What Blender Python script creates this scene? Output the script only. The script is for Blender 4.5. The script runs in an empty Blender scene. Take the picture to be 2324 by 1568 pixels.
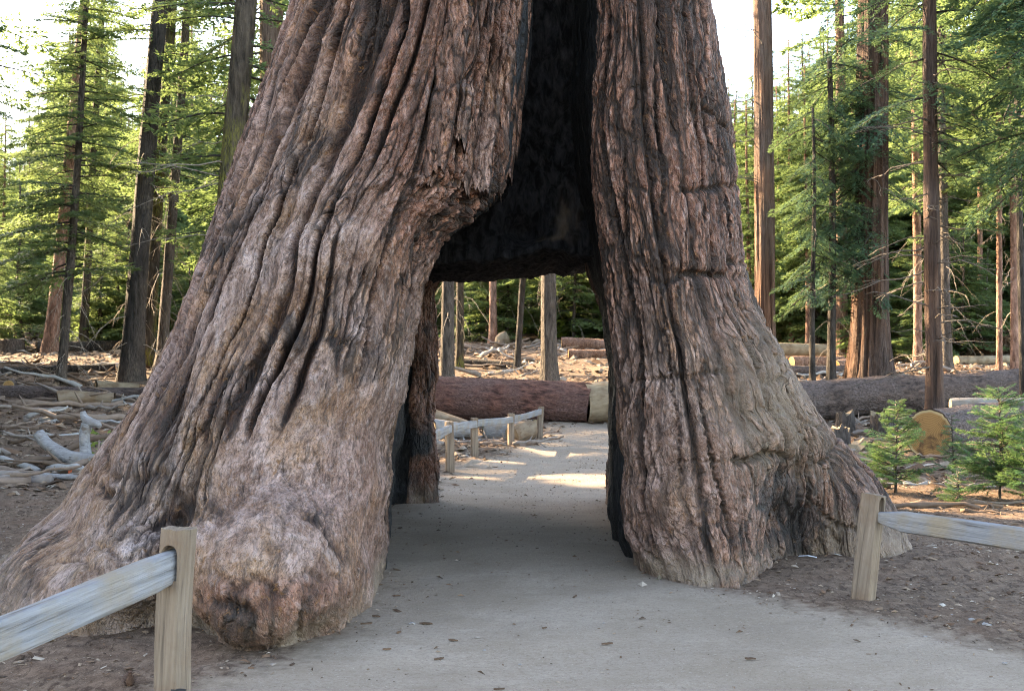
import bpy, bmesh, math, random
import numpy as np
from mathutils import Vector, Matrix, Euler

# ------------------------------------------------------------------ camera, sky, sun, exposure
scene = bpy.context.scene
COL = scene.collection
FPX, CX, CY, CAMH = 2500.0, 1162.0, 784.0, 1.55        # focal length and centre in pixels of a 2324 px wide picture
PITCH = math.atan(66 / 2500)
cam_d = bpy.data.cameras.new('camera'); cam = bpy.data.objects.new('camera', cam_d); COL.objects.link(cam)
cam.location = (0, 0, CAMH); cam.rotation_euler = (math.pi / 2 + PITCH, 0, 0)
cam_d.sensor_fit = 'HORIZONTAL'; cam_d.sensor_width = 36; cam_d.lens = 36 * FPX / 2324
cam_d.clip_start = .05; cam_d.clip_end = 2000
cam_d.dof.use_dof = True; cam_d.dof.focus_distance = 7.4; cam_d.dof.aperture_fstop = 5.0
scene.camera = cam

SUN_AZ, SUN_EL = math.radians(-57), math.radians(26)     # azimuth from +Y (away from the camera) towards +X
world = bpy.data.worlds.new('World'); scene.world = world; world.use_nodes = True
wn = world.node_tree; bg = wn.nodes['Background']
sky = wn.nodes.new('ShaderNodeTexSky'); sky.sky_type = 'NISHITA'; sky.sun_disc = False
sky.sun_elevation = SUN_EL; sky.sun_rotation = SUN_AZ; sky.altitude = 1500
sky.air_density = 1.0; sky.dust_density = 3.0; sky.ozone_density = 0.6
wn.links.new(sky.outputs[0], bg.inputs['Color']); bg.inputs['Strength'].default_value = 0.15
sun_d = bpy.data.lights.new('sun', 'SUN'); sun_d.energy = 5.0; sun_d.angle = math.radians(0.6); sun_d.color = (1, .84, .62)
sun = bpy.data.objects.new('sun', sun_d); COL.objects.link(sun)
SUN_DIR = Vector((math.sin(SUN_AZ) * math.cos(SUN_EL), math.cos(SUN_AZ) * math.cos(SUN_EL), math.sin(SUN_EL)))
sun.rotation_euler = SUN_DIR.to_track_quat('Z', 'Y').to_euler(); sun.location = (-30, 10, 40)
scene.view_settings.view_transform = 'Standard'; scene.view_settings.look = 'None'
scene.view_settings.exposure = 3.3; scene.view_settings.gamma = 1
scene.view_settings.use_curve_mapping = False
scene.view_settings.use_white_balance = True; scene.view_settings.white_balance_temperature = 7900; scene.view_settings.white_balance_tint = 10
scene.cycles.max_bounces = 4; scene.cycles.diffuse_bounces = 3; scene.cycles.glossy_bounces = 1; scene.cycles.transmission_bounces = 2; scene.cycles.volume_bounces = 0
scene.cycles.transparent_max_bounces = 4; scene.cycles.caustics_reflective = False; scene.cycles.caustics_refractive = False; scene.cycles.use_denoising = True; scene.cycles.denoising_prefilter = 'NONE'; scene.cycles.filter_width = 1.0; scene.cycles.use_adaptive_sampling = True; scene.cycles.adaptive_threshold = .02; scene.cycles.use_light_tree = False

# ------------------------------------------------------------------ pixels to places, terrain
_cp, _sp = math.cos(PITCH), math.sin(PITCH)
def at(px, py, Y):
    a, b = (px - CX) / FPX, (CY - py) / FPX
    t = Y / (_cp - b * _sp)
    return Vector((a * t, Y, CAMH + t * (_sp + b * _cp)))
def sst(x, a, b):
    t = np.clip((np.asarray(x, float) - a) / (b - a), 0, 1); return t * t * (3 - 2 * t)

# ---- gradient noise in numpy
_r = np.random.RandomState(7)
_P = _r.permutation(512); _P = np.concatenate([_P, _P, _P])
_ang = _r.rand(1024) * 2 * np.pi; _G = np.stack([np.cos(_ang), np.sin(_ang)], -1)
def pn(x, y, seed=0):
    x = np.asarray(x, float) + seed * 17.31; y = np.asarray(y, float) + seed * 9.77
    x, y = np.broadcast_arrays(x, y)
    xi = np.floor(x).astype(int); yi = np.floor(y).astype(int); xf = x - xi; yf = y - yi
    xi &= 511; yi &= 511; x1 = (xi + 1) & 511; y1 = (yi + 1) & 511
    def g(ix, iy, dx, dy):
        h = _G[_P[_P[ix] + iy]]; return h[..., 0] * dx + h[..., 1] * dy
    u = xf * xf * xf * (xf * (xf * 6 - 15) + 10); v = yf * yf * yf * (yf * (yf * 6 - 15) + 10)
    a = g(xi, yi, xf, yf); b = g(x1, yi, xf - 1, yf); c = g(xi, y1, xf, yf - 1); d = g(x1, y1, xf - 1, yf - 1)
    a = a + u * (b - a); c = c + u * (d - c)
    return 1.45 * (a + v * (c - a))
def fbm(x, y, seed=0, oc=3, gain=.5):
    s = 0; amp = 1
    for o in range(oc):
        s = s + amp * pn(np.asarray(x) * 2 ** o, np.asarray(y) * 2 ** o, seed + o * 3); amp *= gain
    return s
def cells(x, y, seed=0):
    """distance difference F2-F1 and a random value per cell"""
    x = np.asarray(x, float); y = np.asarray(y, float)
    xi = np.floor(x).astype(int); yi = np.floor(y).astype(int)
    f1 = np.full(x.shape, 9.); f2 = np.full(x.shape, 9.); idn = np.zeros(x.shape, int)
    for dx in (-1, 0, 1):
        for dy in (-1, 0, 1):
            h = _P[_P[(xi + dx + seed * 31) & 511] + ((yi + dy) & 511)]
            h2 = _P[h + 77]
            d = np.hypot(xi + dx + .15 + .7 * h / 511. - x, yi + dy + .15 + .7 * h2 / 511. - y)
            n = d < f1
            f2 = np.where(n, f1, np.minimum(f2, d)); idn = np.where(n, h, idn); f1 = np.where(n, d, f1)
    return f2 - f1, idn / 511.

TL = ([0, 14, 17, 20, 26, 32, 42, 60, 130, 400], [0, 0, .08, .36, 1.0, 1.66, 2.5, 4.1, 10, 26])
TM = ([0, 14, 25, 30, 38, 48, 56, 70, 130, 400], [0, 0, .0, .2, 1.25, 2.3, 3.0, 4.2, 9, 24])
TR = ([0, 11, 14, 17, 23, 26, 30, 38, 48, 60, 130, 400], [0, 0, .1, .25, .55, .82, 1.2, 1.75, 2.4, 3.3, 8.5, 24])
def ground_z(x, y):
    x = np.asarray(x, float); y = np.asarray(y, float)
    s = x / np.maximum(np.abs(y), 6)
    l, m, r = (np.interp(y, *t) for t in (TL, TM, TR))
    wl = sst(-s, .06, .26); wr = sst(s, .08, .24)
    z = m * (1 - wl - wr) + l * wl + r * wr
    far = sst(np.hypot(x, y), 10, 22)
    z = z + far * (.10 * fbm(x * .35, y * .35, 3, 2) + .03 * pn(x * 1.7, y * 1.7, 8))
    return z + .012 * pn(x * 1.1, y * 1.1, 5) + mound(x, y)
def mound(x, y):
    # soil banked up against the root at the right
    return .10 * np.exp(-((x - 3.7) / .7) ** 2 - ((y - 9.1) / .6) ** 2) + .05 * np.exp(-((x - 2.5) / .5) ** 2 - ((y - 9.0) / .5) ** 2)
def gz(x, y): return float(ground_z(x, y))
def on_ground(px, Y):
    x = (px - CX) / FPX * Y
    return Vector((x, Y, gz(x, Y)))

# ------------------------------------------------------------------ object helpers
def tag(o, label=None, cat=None, group=None, kind=None):
    if label: o['label'] = label
    if cat: o['category'] = cat
    if group: o['group'] = group
    if kind: o['kind'] = kind
    return o
def empty(name, loc=(0, 0, 0), rz=0):
    o = bpy.data.objects.new(name, None); COL.objects.link(o)
    o.location = loc; o.rotation_euler = (0, 0, rz); o.empty_display_size = .2
    return o
def mesh_np(name, V, F, smooth=True, attrs=None, fmat=None):
    """F: list of int arrays (n,3) or (n,4)"""
    me = bpy.data.meshes.new(name)
    V = np.asarray(V, np.float32)
    if isinstance(F, np.ndarray): F = [F]
    F = [f for f in F if len(f)]
    sizes = np.concatenate([np.full(len(f), f.shape[1]) for f in F])
    idx = np.concatenate([f.ravel() for f in F]).astype(np.int32)
    me.vertices.add(len(V)); me.vertices.foreach_set('co', V.ravel())
    me.loops.add(len(idx)); me.loops.foreach_set('vertex_index', idx)
    me.polygons.add(len(sizes))
    st = np.concatenate([[0], np.cumsum(sizes)[:-1]]).astype(np.int32)
    me.polygons.foreach_set('loop_start', st)
    me.polygons.foreach_set('use_smooth', np.full(len(sizes), smooth))
    if fmat is not None: me.polygons.foreach_set('material_index', np.asarray(fmat, np.int32))
    for k, a in (attrs or {}).items():
        a = np.asarray(a, np.float32)
        if a.ndim == 1:
            t = me.attributes.new(k, 'FLOAT', 'POINT'); t.data.foreach_set('value', a)
        else:
            t = me.attributes.new(k, 'FLOAT_VECTOR', 'POINT'); t.data.foreach_set('vector', a.ravel())
    me.update(calc_edges=True); me.validate()
    return me
def link(name, me, mat, parent=None, loc=None):
    o = bpy.data.objects.new(name, me); COL.objects.link(o)
    for m in (mat if isinstance(mat, (list, tuple)) else [mat]): me.materials.append(m)
    if parent: o.parent = parent
    if loc is not None: o.location = loc
    return o
def grid_faces(nr, nc, wrap=False):
    i = np.arange(nr - 1)[:, None]; j = np.arange(nc if wrap else nc - 1)[None, :]; k = (j + 1) % nc
    return np.stack([i * nc + j, i * nc + k, (i + 1) * nc + k, (i + 1) * nc + j], -1).reshape(-1, 4)
def tube(P, R, k=8, ridge=0, seed=0, cap=True, freq=3., sq=1., stretch=.6):
    """tube along points P with radii R, optional bark ridges; returns V, quads, tris, u, v"""
    P = np.asarray(P, float); n = len(P); R = np.broadcast_to(np.asarray(R, float), (n,))
    T = np.gradient(P, axis=0); T /= np.linalg.norm(T, axis=1)[:, None] + 1e-9
    ref = np.array([0, 0, 1.]) if abs(T[:, 2]).mean() < .8 else np.array([1., 0, 0])
    A = np.cross(T, ref); A /= np.linalg.norm(A, axis=1)[:, None]; B = np.cross(T, A)
    th = np.arange(k) / k * 2 * np.pi
    L = np.concatenate([[0], np.cumsum(np.linalg.norm(np.diff(P, axis=0), axis=1))])
    rr = np.repeat(R[:, None], k, 1)
    if ridge:
        c, s = np.cos(th)[None], np.sin(th)[None]; rm = R.mean()
        # noise on a cylinder: two planes blended keeps it seamless
        a = np.abs(pn(c * freq + L[:, None] * .05, s * freq + L[:, None] * stretch / max(rm, .05) * .1, seed))
        b = pn(c * freq * 2.3 + 5, s * freq * 2.3 + L[:, None] * stretch, seed + 4)
        rr = rr * (1 + ridge * (a * 1.6 - .5) + ridge * .6 * b)
    V = P[:, None] + rr[..., None] * (np.cos(th)[None, :, None] * A[:, None] * sq + np.sin(th)[None, :, None] * B[:, None])
    V = V.reshape(-1, 3); Q = grid_faces(n, k, True); Tq = np.zeros((0, 3), int)
    if cap:
        V = np.vstack([V, P[:1], P[-1:]]); j = np.arange(k)
        Tq = np.vstack([np.stack([(j + 1) % k, j, np.full(k, n * k)], -1),
                        np.stack([(n - 1) * k + j, (n - 1) * k + (j + 1) % k, np.full(k, n * k + 1)], -1)])
    return V, Q, Tq
class MB:
    """collects pieces into one mesh"""
    def __init__(s): s.V = []; s.Q = []; s.T = []; s.n = 0; s.A = []
    def add(s, V, Q=None, T=None, a=0.):
        if Q is not None and len(Q): s.Q.append(np.asarray(Q) + s.n)
        if T is not None and len(T): s.T.append(np.asarray(T) + s.n)
        s.V.append(np.asarray(V, float)); s.A.append(np.broadcast_to(np.asarray(a, float), (len(V),))); s.n += len(V)
    def tube(s, *a, val=0., **k):
        V, Q, T = tube(*a, **k); s.add(V, Q, T, val)
    def mesh(s, name, smooth=True, attr='rnd'):
        F = []
        if s.Q: F.append(np.concatenate(s.Q))
        if s.T: F.append(np.concatenate(s.T))
        return mesh_np(name, np.concatenate(s.V), F, smooth, {attr: np.concatenate(s.A)})
def copy_tree(o, parent=None):
    c = o.copy(); COL.objects.link(c); c.parent = parent
    for ch in list(o.children): copy_tree(ch, c)
    return c

# ------------------------------------------------------------------ materials
def mat(name, rough=.85, spec=.25):
    m = bpy.data.materials.new(name); m.use_nodes = True
    b = m.node_tree.nodes['Principled BSDF']; b.inputs['Roughness'].default_value = rough
    b.inputs['Specular IOR Level'].default_value = spec
    return m, m.node_tree, b
class NT:
    def __init__(s, nt): s.nt = nt
    def n(s, t, **k):
        x = s.nt.nodes.new(t)
        for a, v in k.items(): setattr(x, a, v)
        return x
    def l(s, a, b): s.nt.links.new(a, b)
    def attr(s, name): return s.n('ShaderNodeAttribute', attribute_name=name)
    def obj(s): return s.n('ShaderNodeTexCoord').outputs['Object']
    def mapping(s, vec, scale=(1, 1, 1), loc=(0, 0, 0)):
        m = s.n('ShaderNodeMapping'); s.l(vec, m.inputs[0]); m.inputs['Scale'].default_value = scale; m.inputs['Location'].default_value = loc
        return m.outputs[0]
    def noise(s, vec, scale=5, detail=4, rough=.55, dist=0.):
        x = s.n('ShaderNodeTexNoise'); s.l(vec, x.inputs['Vector'])
        x.inputs['Scale'].default_value = scale; x.inputs['Detail'].default_value = detail
        x.inputs['Roughness'].default_value = rough; x.inputs['Distortion'].default_value = dist
        return x.outputs['Fac']
    def voro(s, vec, scale=5, feature='DISTANCE_TO_EDGE'):
        x = s.n('ShaderNodeTexVoronoi', feature=feature); s.l(vec, x.inputs['Vector']); x.inputs['Scale'].default_value = scale
        return x
    def ramp(s, fac, stops):
        r = s.n('ShaderNodeValToRGB'); s.l(fac, r.inputs[0]); e = r.color_ramp.elements
        while len(e) < len(stops): e.new(.5)
        for i, (p, c) in enumerate(stops):
            e[i].position = p; e[i].color = (*c, 1) if len(c) == 3 else c
        return r.outputs[0]
    def rng(s, fac, a, b, c=0., d=1.):
        r = s.n('ShaderNodeMapRange'); s.l(fac, r.inputs[0])
        for i, v in enumerate((a, b, c, d)): r.inputs[i + 1].default_value = v
        return r.outputs[0]
    def mix(s, fac, a, b, blend='MIX'):
        x = s.n('ShaderNodeMix', data_type='RGBA', blend_type=blend)
        for sock, v in ((x.inputs['Factor'], fac), (x.inputs['A'], a), (x.inputs['B'], b)):
            pass
        ins = [i for i in x.inputs if i.enabled]
        for sock, v in zip(ins, (fac, a, b)):
            if isinstance(v, (int, float)): sock.default_value = v
            elif isinstance(v, tuple): sock.default_value = (*v, 1) if len(v) == 3 else v
            else: s.l(v, sock)
        return [o for o in x.outputs if o.enabled][0]
    def math(s, op, a, b=0.):
        x = s.n('ShaderNodeMath', operation=op)
        for sock, v in zip(x.inputs, (a, b)):
            if isinstance(v, (int, float)): sock.default_value = v
            else: s.l(v, sock)
        return x.outputs[0]
    def bump(s, h, bsdf, strength=.5, dist=.02, prev=None):
        b = s.n('ShaderNodeBump'); s.l(h, b.inputs['Height']); b.inputs['Strength'].default_value = strength; b.inputs['Distance'].default_value = dist
        if prev is not None: s.l(prev, b.inputs['Normal'])
        s.l(b.outputs[0], bsdf.inputs['Normal']); return b.outputs[0]

def mat_sequoia():
    m, nt, b = mat('sequoia_bark', .72, .35); N = NT(nt)
    uv = N.attr('buv').outputs['Vector']; ridge = N.attr('ridge').outputs['Fac']; tone = N.attr('tone').outputs['Fac']
    char = N.attr('char').outputs['Fac']; dust = N.attr('dust').outputs['Fac']; hair = N.attr('hair').outputs['Fac']
    fib = N.noise(N.mapping(uv, (24, 8, 1)), 1, 4, .62, .9)
    fine = N.noise(N.mapping(uv, (75, 34, 1)), 1, 2, .65, 1.2)
    patch = N.noise(N.mapping(uv, (1.6, 1.2, 1)), 1, 4, .62, .6)
    patch2 = N.noise(N.mapping(uv, (6, 3.6, 1), (3, 7, 0)), 1, 4, .68, .8)
    patch3 = N.noise(N.mapping(uv, (2.6, 1.9, 1), (13, 2, 0)), 1, 3, .65, .7)
    grey = N.mix(N.rng(patch2, .36, .62), (.210, .126, .092), (.420, .318, .285))
    tan = N.mix(N.rng(patch2, .36, .66), (.185, .095, .050), (.375, .235, .145))
    skin = N.mix(N.rng(patch, .46, .58), grey, tan)
    brown = N.mix(N.rng(patch2, .35, .65), (.062, .030, .017), (.170, .094, .060))
    skin = N.mix(N.rng(patch3, .53, .66, 0, .8), skin, brown)
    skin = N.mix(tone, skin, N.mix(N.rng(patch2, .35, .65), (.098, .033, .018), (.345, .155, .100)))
    red = N.mix(N.rng(fib, .35, .65), (.018, .009, .007), (.070, .034, .023)); red = N.mix(N.rng(patch2, .5, .7), red, (.028, .020, .017))
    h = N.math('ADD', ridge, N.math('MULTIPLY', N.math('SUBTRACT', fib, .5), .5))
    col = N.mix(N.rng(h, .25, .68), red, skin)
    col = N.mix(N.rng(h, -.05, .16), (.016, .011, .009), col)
    col = N.mix(N.math('MULTIPLY', N.math('MULTIPLY', N.rng(hair, .1, .8), N.rng(ridge, .3, .7)), .55), col, N.mix(.5, col, (.52, .43, .40)))  # painted highlights: hair crests made paler, troughs below made darker
    col = N.mix(N.math('MULTIPLY', N.rng(hair, -.05, -.8), .85), col, N.mix(.25, (.060, .031, .020), col))
    col = N.mix(N.math('MULTIPLY', N.rng(fine, .55, .68), .65), col, N.mix(.35, col, (.155, .062, .022)))
    col = N.mix(N.math('MULTIPLY', N.rng(fib, .47, .36), .75), col, N.mix(.25, (.026, .014, .010), col)); col = N.mix(N.math('MULTIPLY', N.rng(fine, .48, .38), .75), col, N.mix(.3, (.032, .018, .012), col)); col = N.mix(N.math('MULTIPLY', N.math('MULTIPLY', N.rng(fine, .54, .64), N.rng(ridge, .4, .8)), .45), col, N.mix(.5, col, (.46, .36, .32)))  # relief shading put into the colour: low fibres dark, raised flecks pale
    spk = N.noise(N.mapping(uv, (30, 20, 1), (2, 9, 0)), 1, 3, .6, .5); col = N.mix(N.math('MULTIPLY', N.rng(spk, .60, .68), N.math('MULTIPLY', N.rng(patch, .40, .55, .35, .85), 1.)), col, (.17, .078, .030))
    # long thin drying cracks
    crk = N.attr('crk').outputs['Fac']
    vn = N.n('ShaderNodeTexNoise'); N.l(N.mapping(uv, (3, 2.2, 1)), vn.inputs['Vector']); vn.inputs['Scale'].default_value = 1.; vn.inputs['Detail'].default_value = 5
    add = N.n('ShaderNodeVectorMath', operation='MULTIPLY_ADD'); N.l(vn.outputs['Color'], add.inputs[0]); add.inputs[1].default_value = (.16, .34, 0); N.l(uv, add.inputs[2])
    e1 = N.voro(N.mapping(add.outputs[0], (7.5, .95, 0)), 1).outputs['Distance']; e2 = N.voro(N.mapping(add.outputs[0], (17, 5.5, 0), (5, 3, 0)), 1).outputs['Distance']
    brk = N.rng(patch2, .40, .58)
    l1 = N.math('MULTIPLY', N.math('MULTIPLY', N.rng(e1, .12, .035), crk), N.rng(patch, .36, .52)); l2 = N.math('MULTIPLY', N.math('MULTIPLY', N.rng(e2, .13, .035), crk), brk)
    lines = N.math('MAXIMUM', l1, N.math('MULTIPLY', l2, .8)); col = N.mix(N.math('MULTIPLY', lines, .9), col, (.022, .014, .011))
    dcol = N.mix(N.rng(patch2, .3, .7), (.16, .11, .078), (.26, .195, .145))
    col = N.mix(dust, col, dcol)
    ccol = N.mix(N.rng(fib, .4, .75), (.006, .006, .007), (.030, .030, .033))
    col = N.mix(char, col, ccol)
    N.l(col, b.inputs['Base Color'])
    hh = N.math('SUBTRACT', N.math('ADD', N.math('MULTIPLY', fib, .55), N.math('MULTIPLY', fine, .45)), N.math('MULTIPLY', lines, .9))
    N.bump(hh, b, 1., .05)
    return m
def mat_char():
    m, nt, b = mat('charred_wood', .95, .08); N = NT(nt); o = N.obj()
    a = N.noise(N.mapping(o, (14, 14, 4)), 1, 5, .65, .5); f = N.noise(N.mapping(o, (45, 45, 22)), 1, 4, .65)
    pale = N.attr('rnd').outputs['Fac']
    col = N.mix(N.rng(a, .4, .72), (.008, .008, .009), (.050, .050, .056))
    col = N.mix(pale, col, N.mix(a, (.10, .07, .05), (.20, .155, .12)))
    N.l(col, b.inputs['Base Color']); N.bump(N.math('ADD', a, N.math('MULTIPLY', f, .6)), b, .8, .03)
    return m
def mat_bark(name, dark, light, sc=(9, 9, 1.6), lit2=None, rough=.9, moss=None):
    m, nt, b = mat(name, rough, .2); N = NT(nt); o = N.obj()
    a = N.noise(N.mapping(o, sc), 1, 5, .6, .3); big = N.noise(N.mapping(o, (1.2, 1.2, .5)), 1, 3)
    f = N.noise(N.mapping(o, tuple(4 * s for s in sc)), 1, 3, .6)
    col = N.mix(N.rng(a, .36, .64), dark, light)
    if lit2: col = N.mix(N.rng(big, .42, .62), col, N.mix(N.rng(f, .3, .7), dark, lit2))
    if moss:
        mm = N.math('MULTIPLY', N.rng(big, .48, .6), N.rng(f, .4, .6)); col = N.mix(mm, col, moss)
    N.l(col, b.inputs['Base Color']); N.bump(N.math('ADD', a, N.math('MULTIPLY', f, .35)), b, 1., .12)
    return m
def mat_leaf(name, c1, c2, trans=.45):
    m, nt, b = mat(name, .55, .3); N = NT(nt)
    r = N.attr('rnd').outputs['Fac']; oi = N.n('ShaderNodeObjectInfo').outputs['Random']
    f = N.math('ADD', N.math('MULTIPLY', r, .75), N.math('MULTIPLY', oi, .25))
    col = N.mix(f, c1, c2); N.l(col, b.inputs['Base Color'])
    tr = N.n('ShaderNodeBsdfTranslucent'); N.l(N.mix(.42, col, (.28, .36, .11)), tr.inputs['Color'])
    mx = N.n('ShaderNodeMixShader'); mx.inputs[0].default_value = trans
    N.l(b.outputs[0], mx.inputs[1]); N.l(tr.outputs[0], mx.inputs[2]); N.l(mx.outputs[0], nt.nodes['Material Output'].inputs['Surface'])
    return m
def mat_wood(name, c1, c2, c3, sc=(30, 30, 3), rough=.8):
    """weathered or fresh wood with grain along local x, y or z"""
    m, nt, b = mat(name, rough, .25); N = NT(nt); o = N.obj()
    g = N.noise(N.mapping(o, sc), 1, 5, .6, .4); p = N.noise(o, 3.2, 4, .6); f = N.noise(N.mapping(o, tuple(3.5 * s for s in sc)), 1, 3)
    k = N.noise(N.mapping(o, tuple(min(4, s * .5) for s in sc), (4, 2, 1)), 1, 2)
    col = N.mix(N.rng(g, .35, .65), c1, c2); col = N.mix(N.rng(p, .45, .68), col, c3)
    col = N.mix(N.math('MULTIPLY', N.rng(g, .40, .30), .85), col, (.07, .052, .042)); col = N.mix(N.rng(f, .55, .75, 0, .5), col, c1)
    col = N.mix(N.math('MULTIPLY', N.rng(k, .72, .78), .8), col, (.11, .075, .05))
    N.l(col, b.inputs['Base Color']); N.bump(N.math('ADD', g, N.math('MULTIPLY', f, .4)), b, .9, .015)
    return m
def mat_rings(name, c1, c2, rim, dark):
    """sawn log end; disc lies in local xy with radius about 1 (attribute rad)"""
    m, nt, b = mat(name, .8, .2); N = NT(nt); o = N.obj(); r = N.attr('rnd').outputs['Fac']
    w = N.noise(o, 3, 4, .6); rings = N.math('SINE', N.math('MULTIPLY', N.math('ADD', r, N.math('MULTIPLY', w, .08)), 95))
    col = N.mix(N.rng(rings, -1, 1), c1, c2); p = N.noise(o, 4.5, 4, .6, .6)
    col = N.mix(N.rng(p, .50, .64), col, dark)
    col = N.mix(N.rng(r, .84, .9), col, rim); col = N.mix(N.rng(r, .945, .965), col, (.07, .045, .035))
    N.l(col, b.inputs['Base Color']); N.bump(N.noise(N.mapping(o, (4, 60, 4)), 1, 3), b, .4, .01)
    return m
def mat_rndramp(name, stops, rough=.9, trans=0):
    m, nt, b = mat(name, rough, .15); N = NT(nt)
    c = N.ramp(N.attr('rnd').outputs['Fac'], stops); nz = N.noise(N.obj(), 30, 3)
    N.l(N.mix(N.rng(nz, .3, .7, 0, .5), c, N.mix(.6, c, (.05, .035, .025))), b.inputs['Base Color'])
    return m
def mat_ground():
    m, nt, b = mat('forest_ground', .95, .12); N = NT(nt); o = N.obj(); path = N.attr('path').outputs['Fac']
    n1 = N.noise(o, 1.1, 5, .6); n2 = N.noise(o, 9, 5, .65); n3 = N.noise(o, 70, 4, .7); n4 = N.noise(N.mapping(o, (22, 9, 9)), 1, 4, .6, 1.)
    pc = N.mix(N.rng(n1, .38, .62), (.255, .197, .148), (.325, .258, .202)); pc = N.mix(N.rng(n2, .4, .7, 0, .5), pc, (.265, .205, .155))
    n5 = N.noise(o, 28, 5, .7, .3); n6 = N.noise(N.mapping(o, (2.2, 5, 2)), 1, 5, .65, .6)
    pc = N.mix(N.rng(n5, .45, .68, 0, .55), pc, (.20, .148, .108)); pc = N.mix(N.rng(n6, .5, .68, 0, .55), pc, (.235, .178, .130)); pc = N.mix(N.rng(n3, .58, .68, 0, .8), pc, (.14, .10, .075)); pc = N.mix(N.rng(n3, .38, .30, 0, .7), pc, (.47, .42, .37))
    dc = N.mix(N.rng(n2, .35, .65), (.095, .062, .043), (.185, .125, .088)); dc = N.mix(N.rng(n4, .5, .66), dc, (.055, .034, .024))
    dc = N.mix(N.rng(n3, .60, .70), dc, (.30, .23, .18)); dc = N.mix(N.rng(n1, .5, .68, 0, .4), dc, (.15, .085, .055))
    f = N.rng(N.math('ADD', path, N.math('MULTIPLY', N.math('SUBTRACT', n2, .5), 1.1)), .25, .75)
    N.l(N.mix(f, dc, pc), b.inputs['Base Color'])
    h = N.math('ADD', N.math('MULTIPLY', n2, .5), N.math('MULTIPLY', n3, .5))
    N.bump(N.math('ADD', h, N.math('MULTIPLY', n5, .5)), b, .8, .025)
    return m
def mat_plain(name, c, rough=.5, metal=0.):
    m, nt, b = mat(name, rough, .4); b.inputs['Metallic'].default_value = metal; N = NT(nt)
    n = N.noise(N.obj(), 40, 3); N.l(N.mix(N.rng(n, .3, .7, 0, .35), c, tuple(v * .5 for v in c)), b.inputs['Base Color']); return m

M = dict(
    seq=mat_sequoia(), char=mat_char(), ground=mat_ground(),
    fir=mat_bark('fir_bark', (.030, .024, .020), (.115, .092, .078), (11, 11, 2.2), (.15, .12, .10)),
    mossy=mat_bark('mossy_fir_bark', (.026, .021, .016), (.085, .066, .05), (11, 11, 2.0), None, moss=(.16, .15, .03)),
    burnt=mat_bark('burnt_bark', (.012, .011, .010), (.055, .045, .04), (11, 11, 2.0), (.11, .085, .07)),
    cedar=mat_bark('cedar_bark', (.022, .013, .010), (.125, .070, .048), (12, 12, .6), (.125, .09, .078)),
    redwood=mat_bark('young_sequoia_bark', (.038, .020, .014), (.215, .118, .078), (13, 13, .55), (.20, .145, .118)),
    pine=mat_bark('pine_bark', (.07, .038, .028), (.34, .20, .15), (7, 7, 2.4), (.28, .15, .10)),
    logred=mat_bark('log_bark', (.035, .016, .013), (.185, .085, .065), (4, 11, 11), (.20, .115, .098)),
    loggrey=mat_bark('log_bark_grey', (.028, .019, .016), (.135, .092, .078), (4, 11, 11), (.17, .125, .112)),
    firleaf=mat_leaf('fir_needles', (.042, .090, .040), (.120, .168, .068), .52),
    pineleaf=mat_leaf('pine_needles', (.070, .125, .050), (.175, .215, .088), .56),
    cedarleaf=mat_leaf('cedar_sprays', (.024, .072, .048), (.068, .132, .076), .4),
    sapleaf=mat_leaf('sapling_needles', (.034, .105, .045), (.095, .185, .068), .42),
    freshleaf=mat_leaf('fresh_leaves', (.12, .20, .03), (.22, .28, .05), .4),
    grey=mat_wood('weathered_grey_wood', (.17, .155, .15), (.29, .275, .27), (.22, .175, .135), (7, 26, 26)),
    fence=mat_wood('fence_wood', (.125, .090, .064), (.225, .168, .124), (.14, .088, .056), (34, 34, 1.5)),
    rail=mat_wood('weathered_rail_wood', (.135, .132, .138), (.235, .228, .234), (.21, .165, .12), (1.2, 34, 34)),
    deadtwig=mat_rndramp('dead_twigs', [(0, (.09, .075, .065)), (.5, (.22, .18, .15)), (1, (.42, .36, .31))]),
    branch=mat_rndramp('fallen_branch_wood', [(0, (.10, .065, .045)), (.45, (.24, .17, .13)), (.75, (.25, .21, .185)), (1, (.36, .34, .325))]),
    litter=mat_rndramp('forest_litter_chips', [(0, (.05, .032, .022)), (.4, (.14, .08, .05)), (.7, (.24, .17, .12)), (.92, (.30, .24, .19)), (1, (.42, .37, .32))]),
    rings=mat_rings('sawn_wood', (.24, .125, .045), (.36, .205, .082), (.42, .32, .17), (.10, .055, .028)),
    ringsp=mat_rings('sawn_pale_wood', (.20, .145, .09), (.27, .20, .13), (.24, .18, .10), (.13, .085, .05)),
    rotten=mat_wood('rotten_wood', (.12, .070, .038), (.20, .130, .080), (.22, .165, .115), (4, 18, 18)),
    metal=mat_plain('dark_bracket', (.03, .032, .036), .5, .3), plastic=mat_plain('white_plastic', (.8, .8, .82), .3),
    cone=mat_plain('pine_cone_scales', (.10, .05, .03), .8), orange=mat_plain('orange_paint', (.65, .13, .05), .7),
    dark=mat_plain('dark_wood', (.03, .024, .02), .9), peel=mat_wood('peeled_log_wood', (.17, .125, .078), (.26, .20, .135), (.13, .085, .05), (3, 16, 16)),
)
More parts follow.
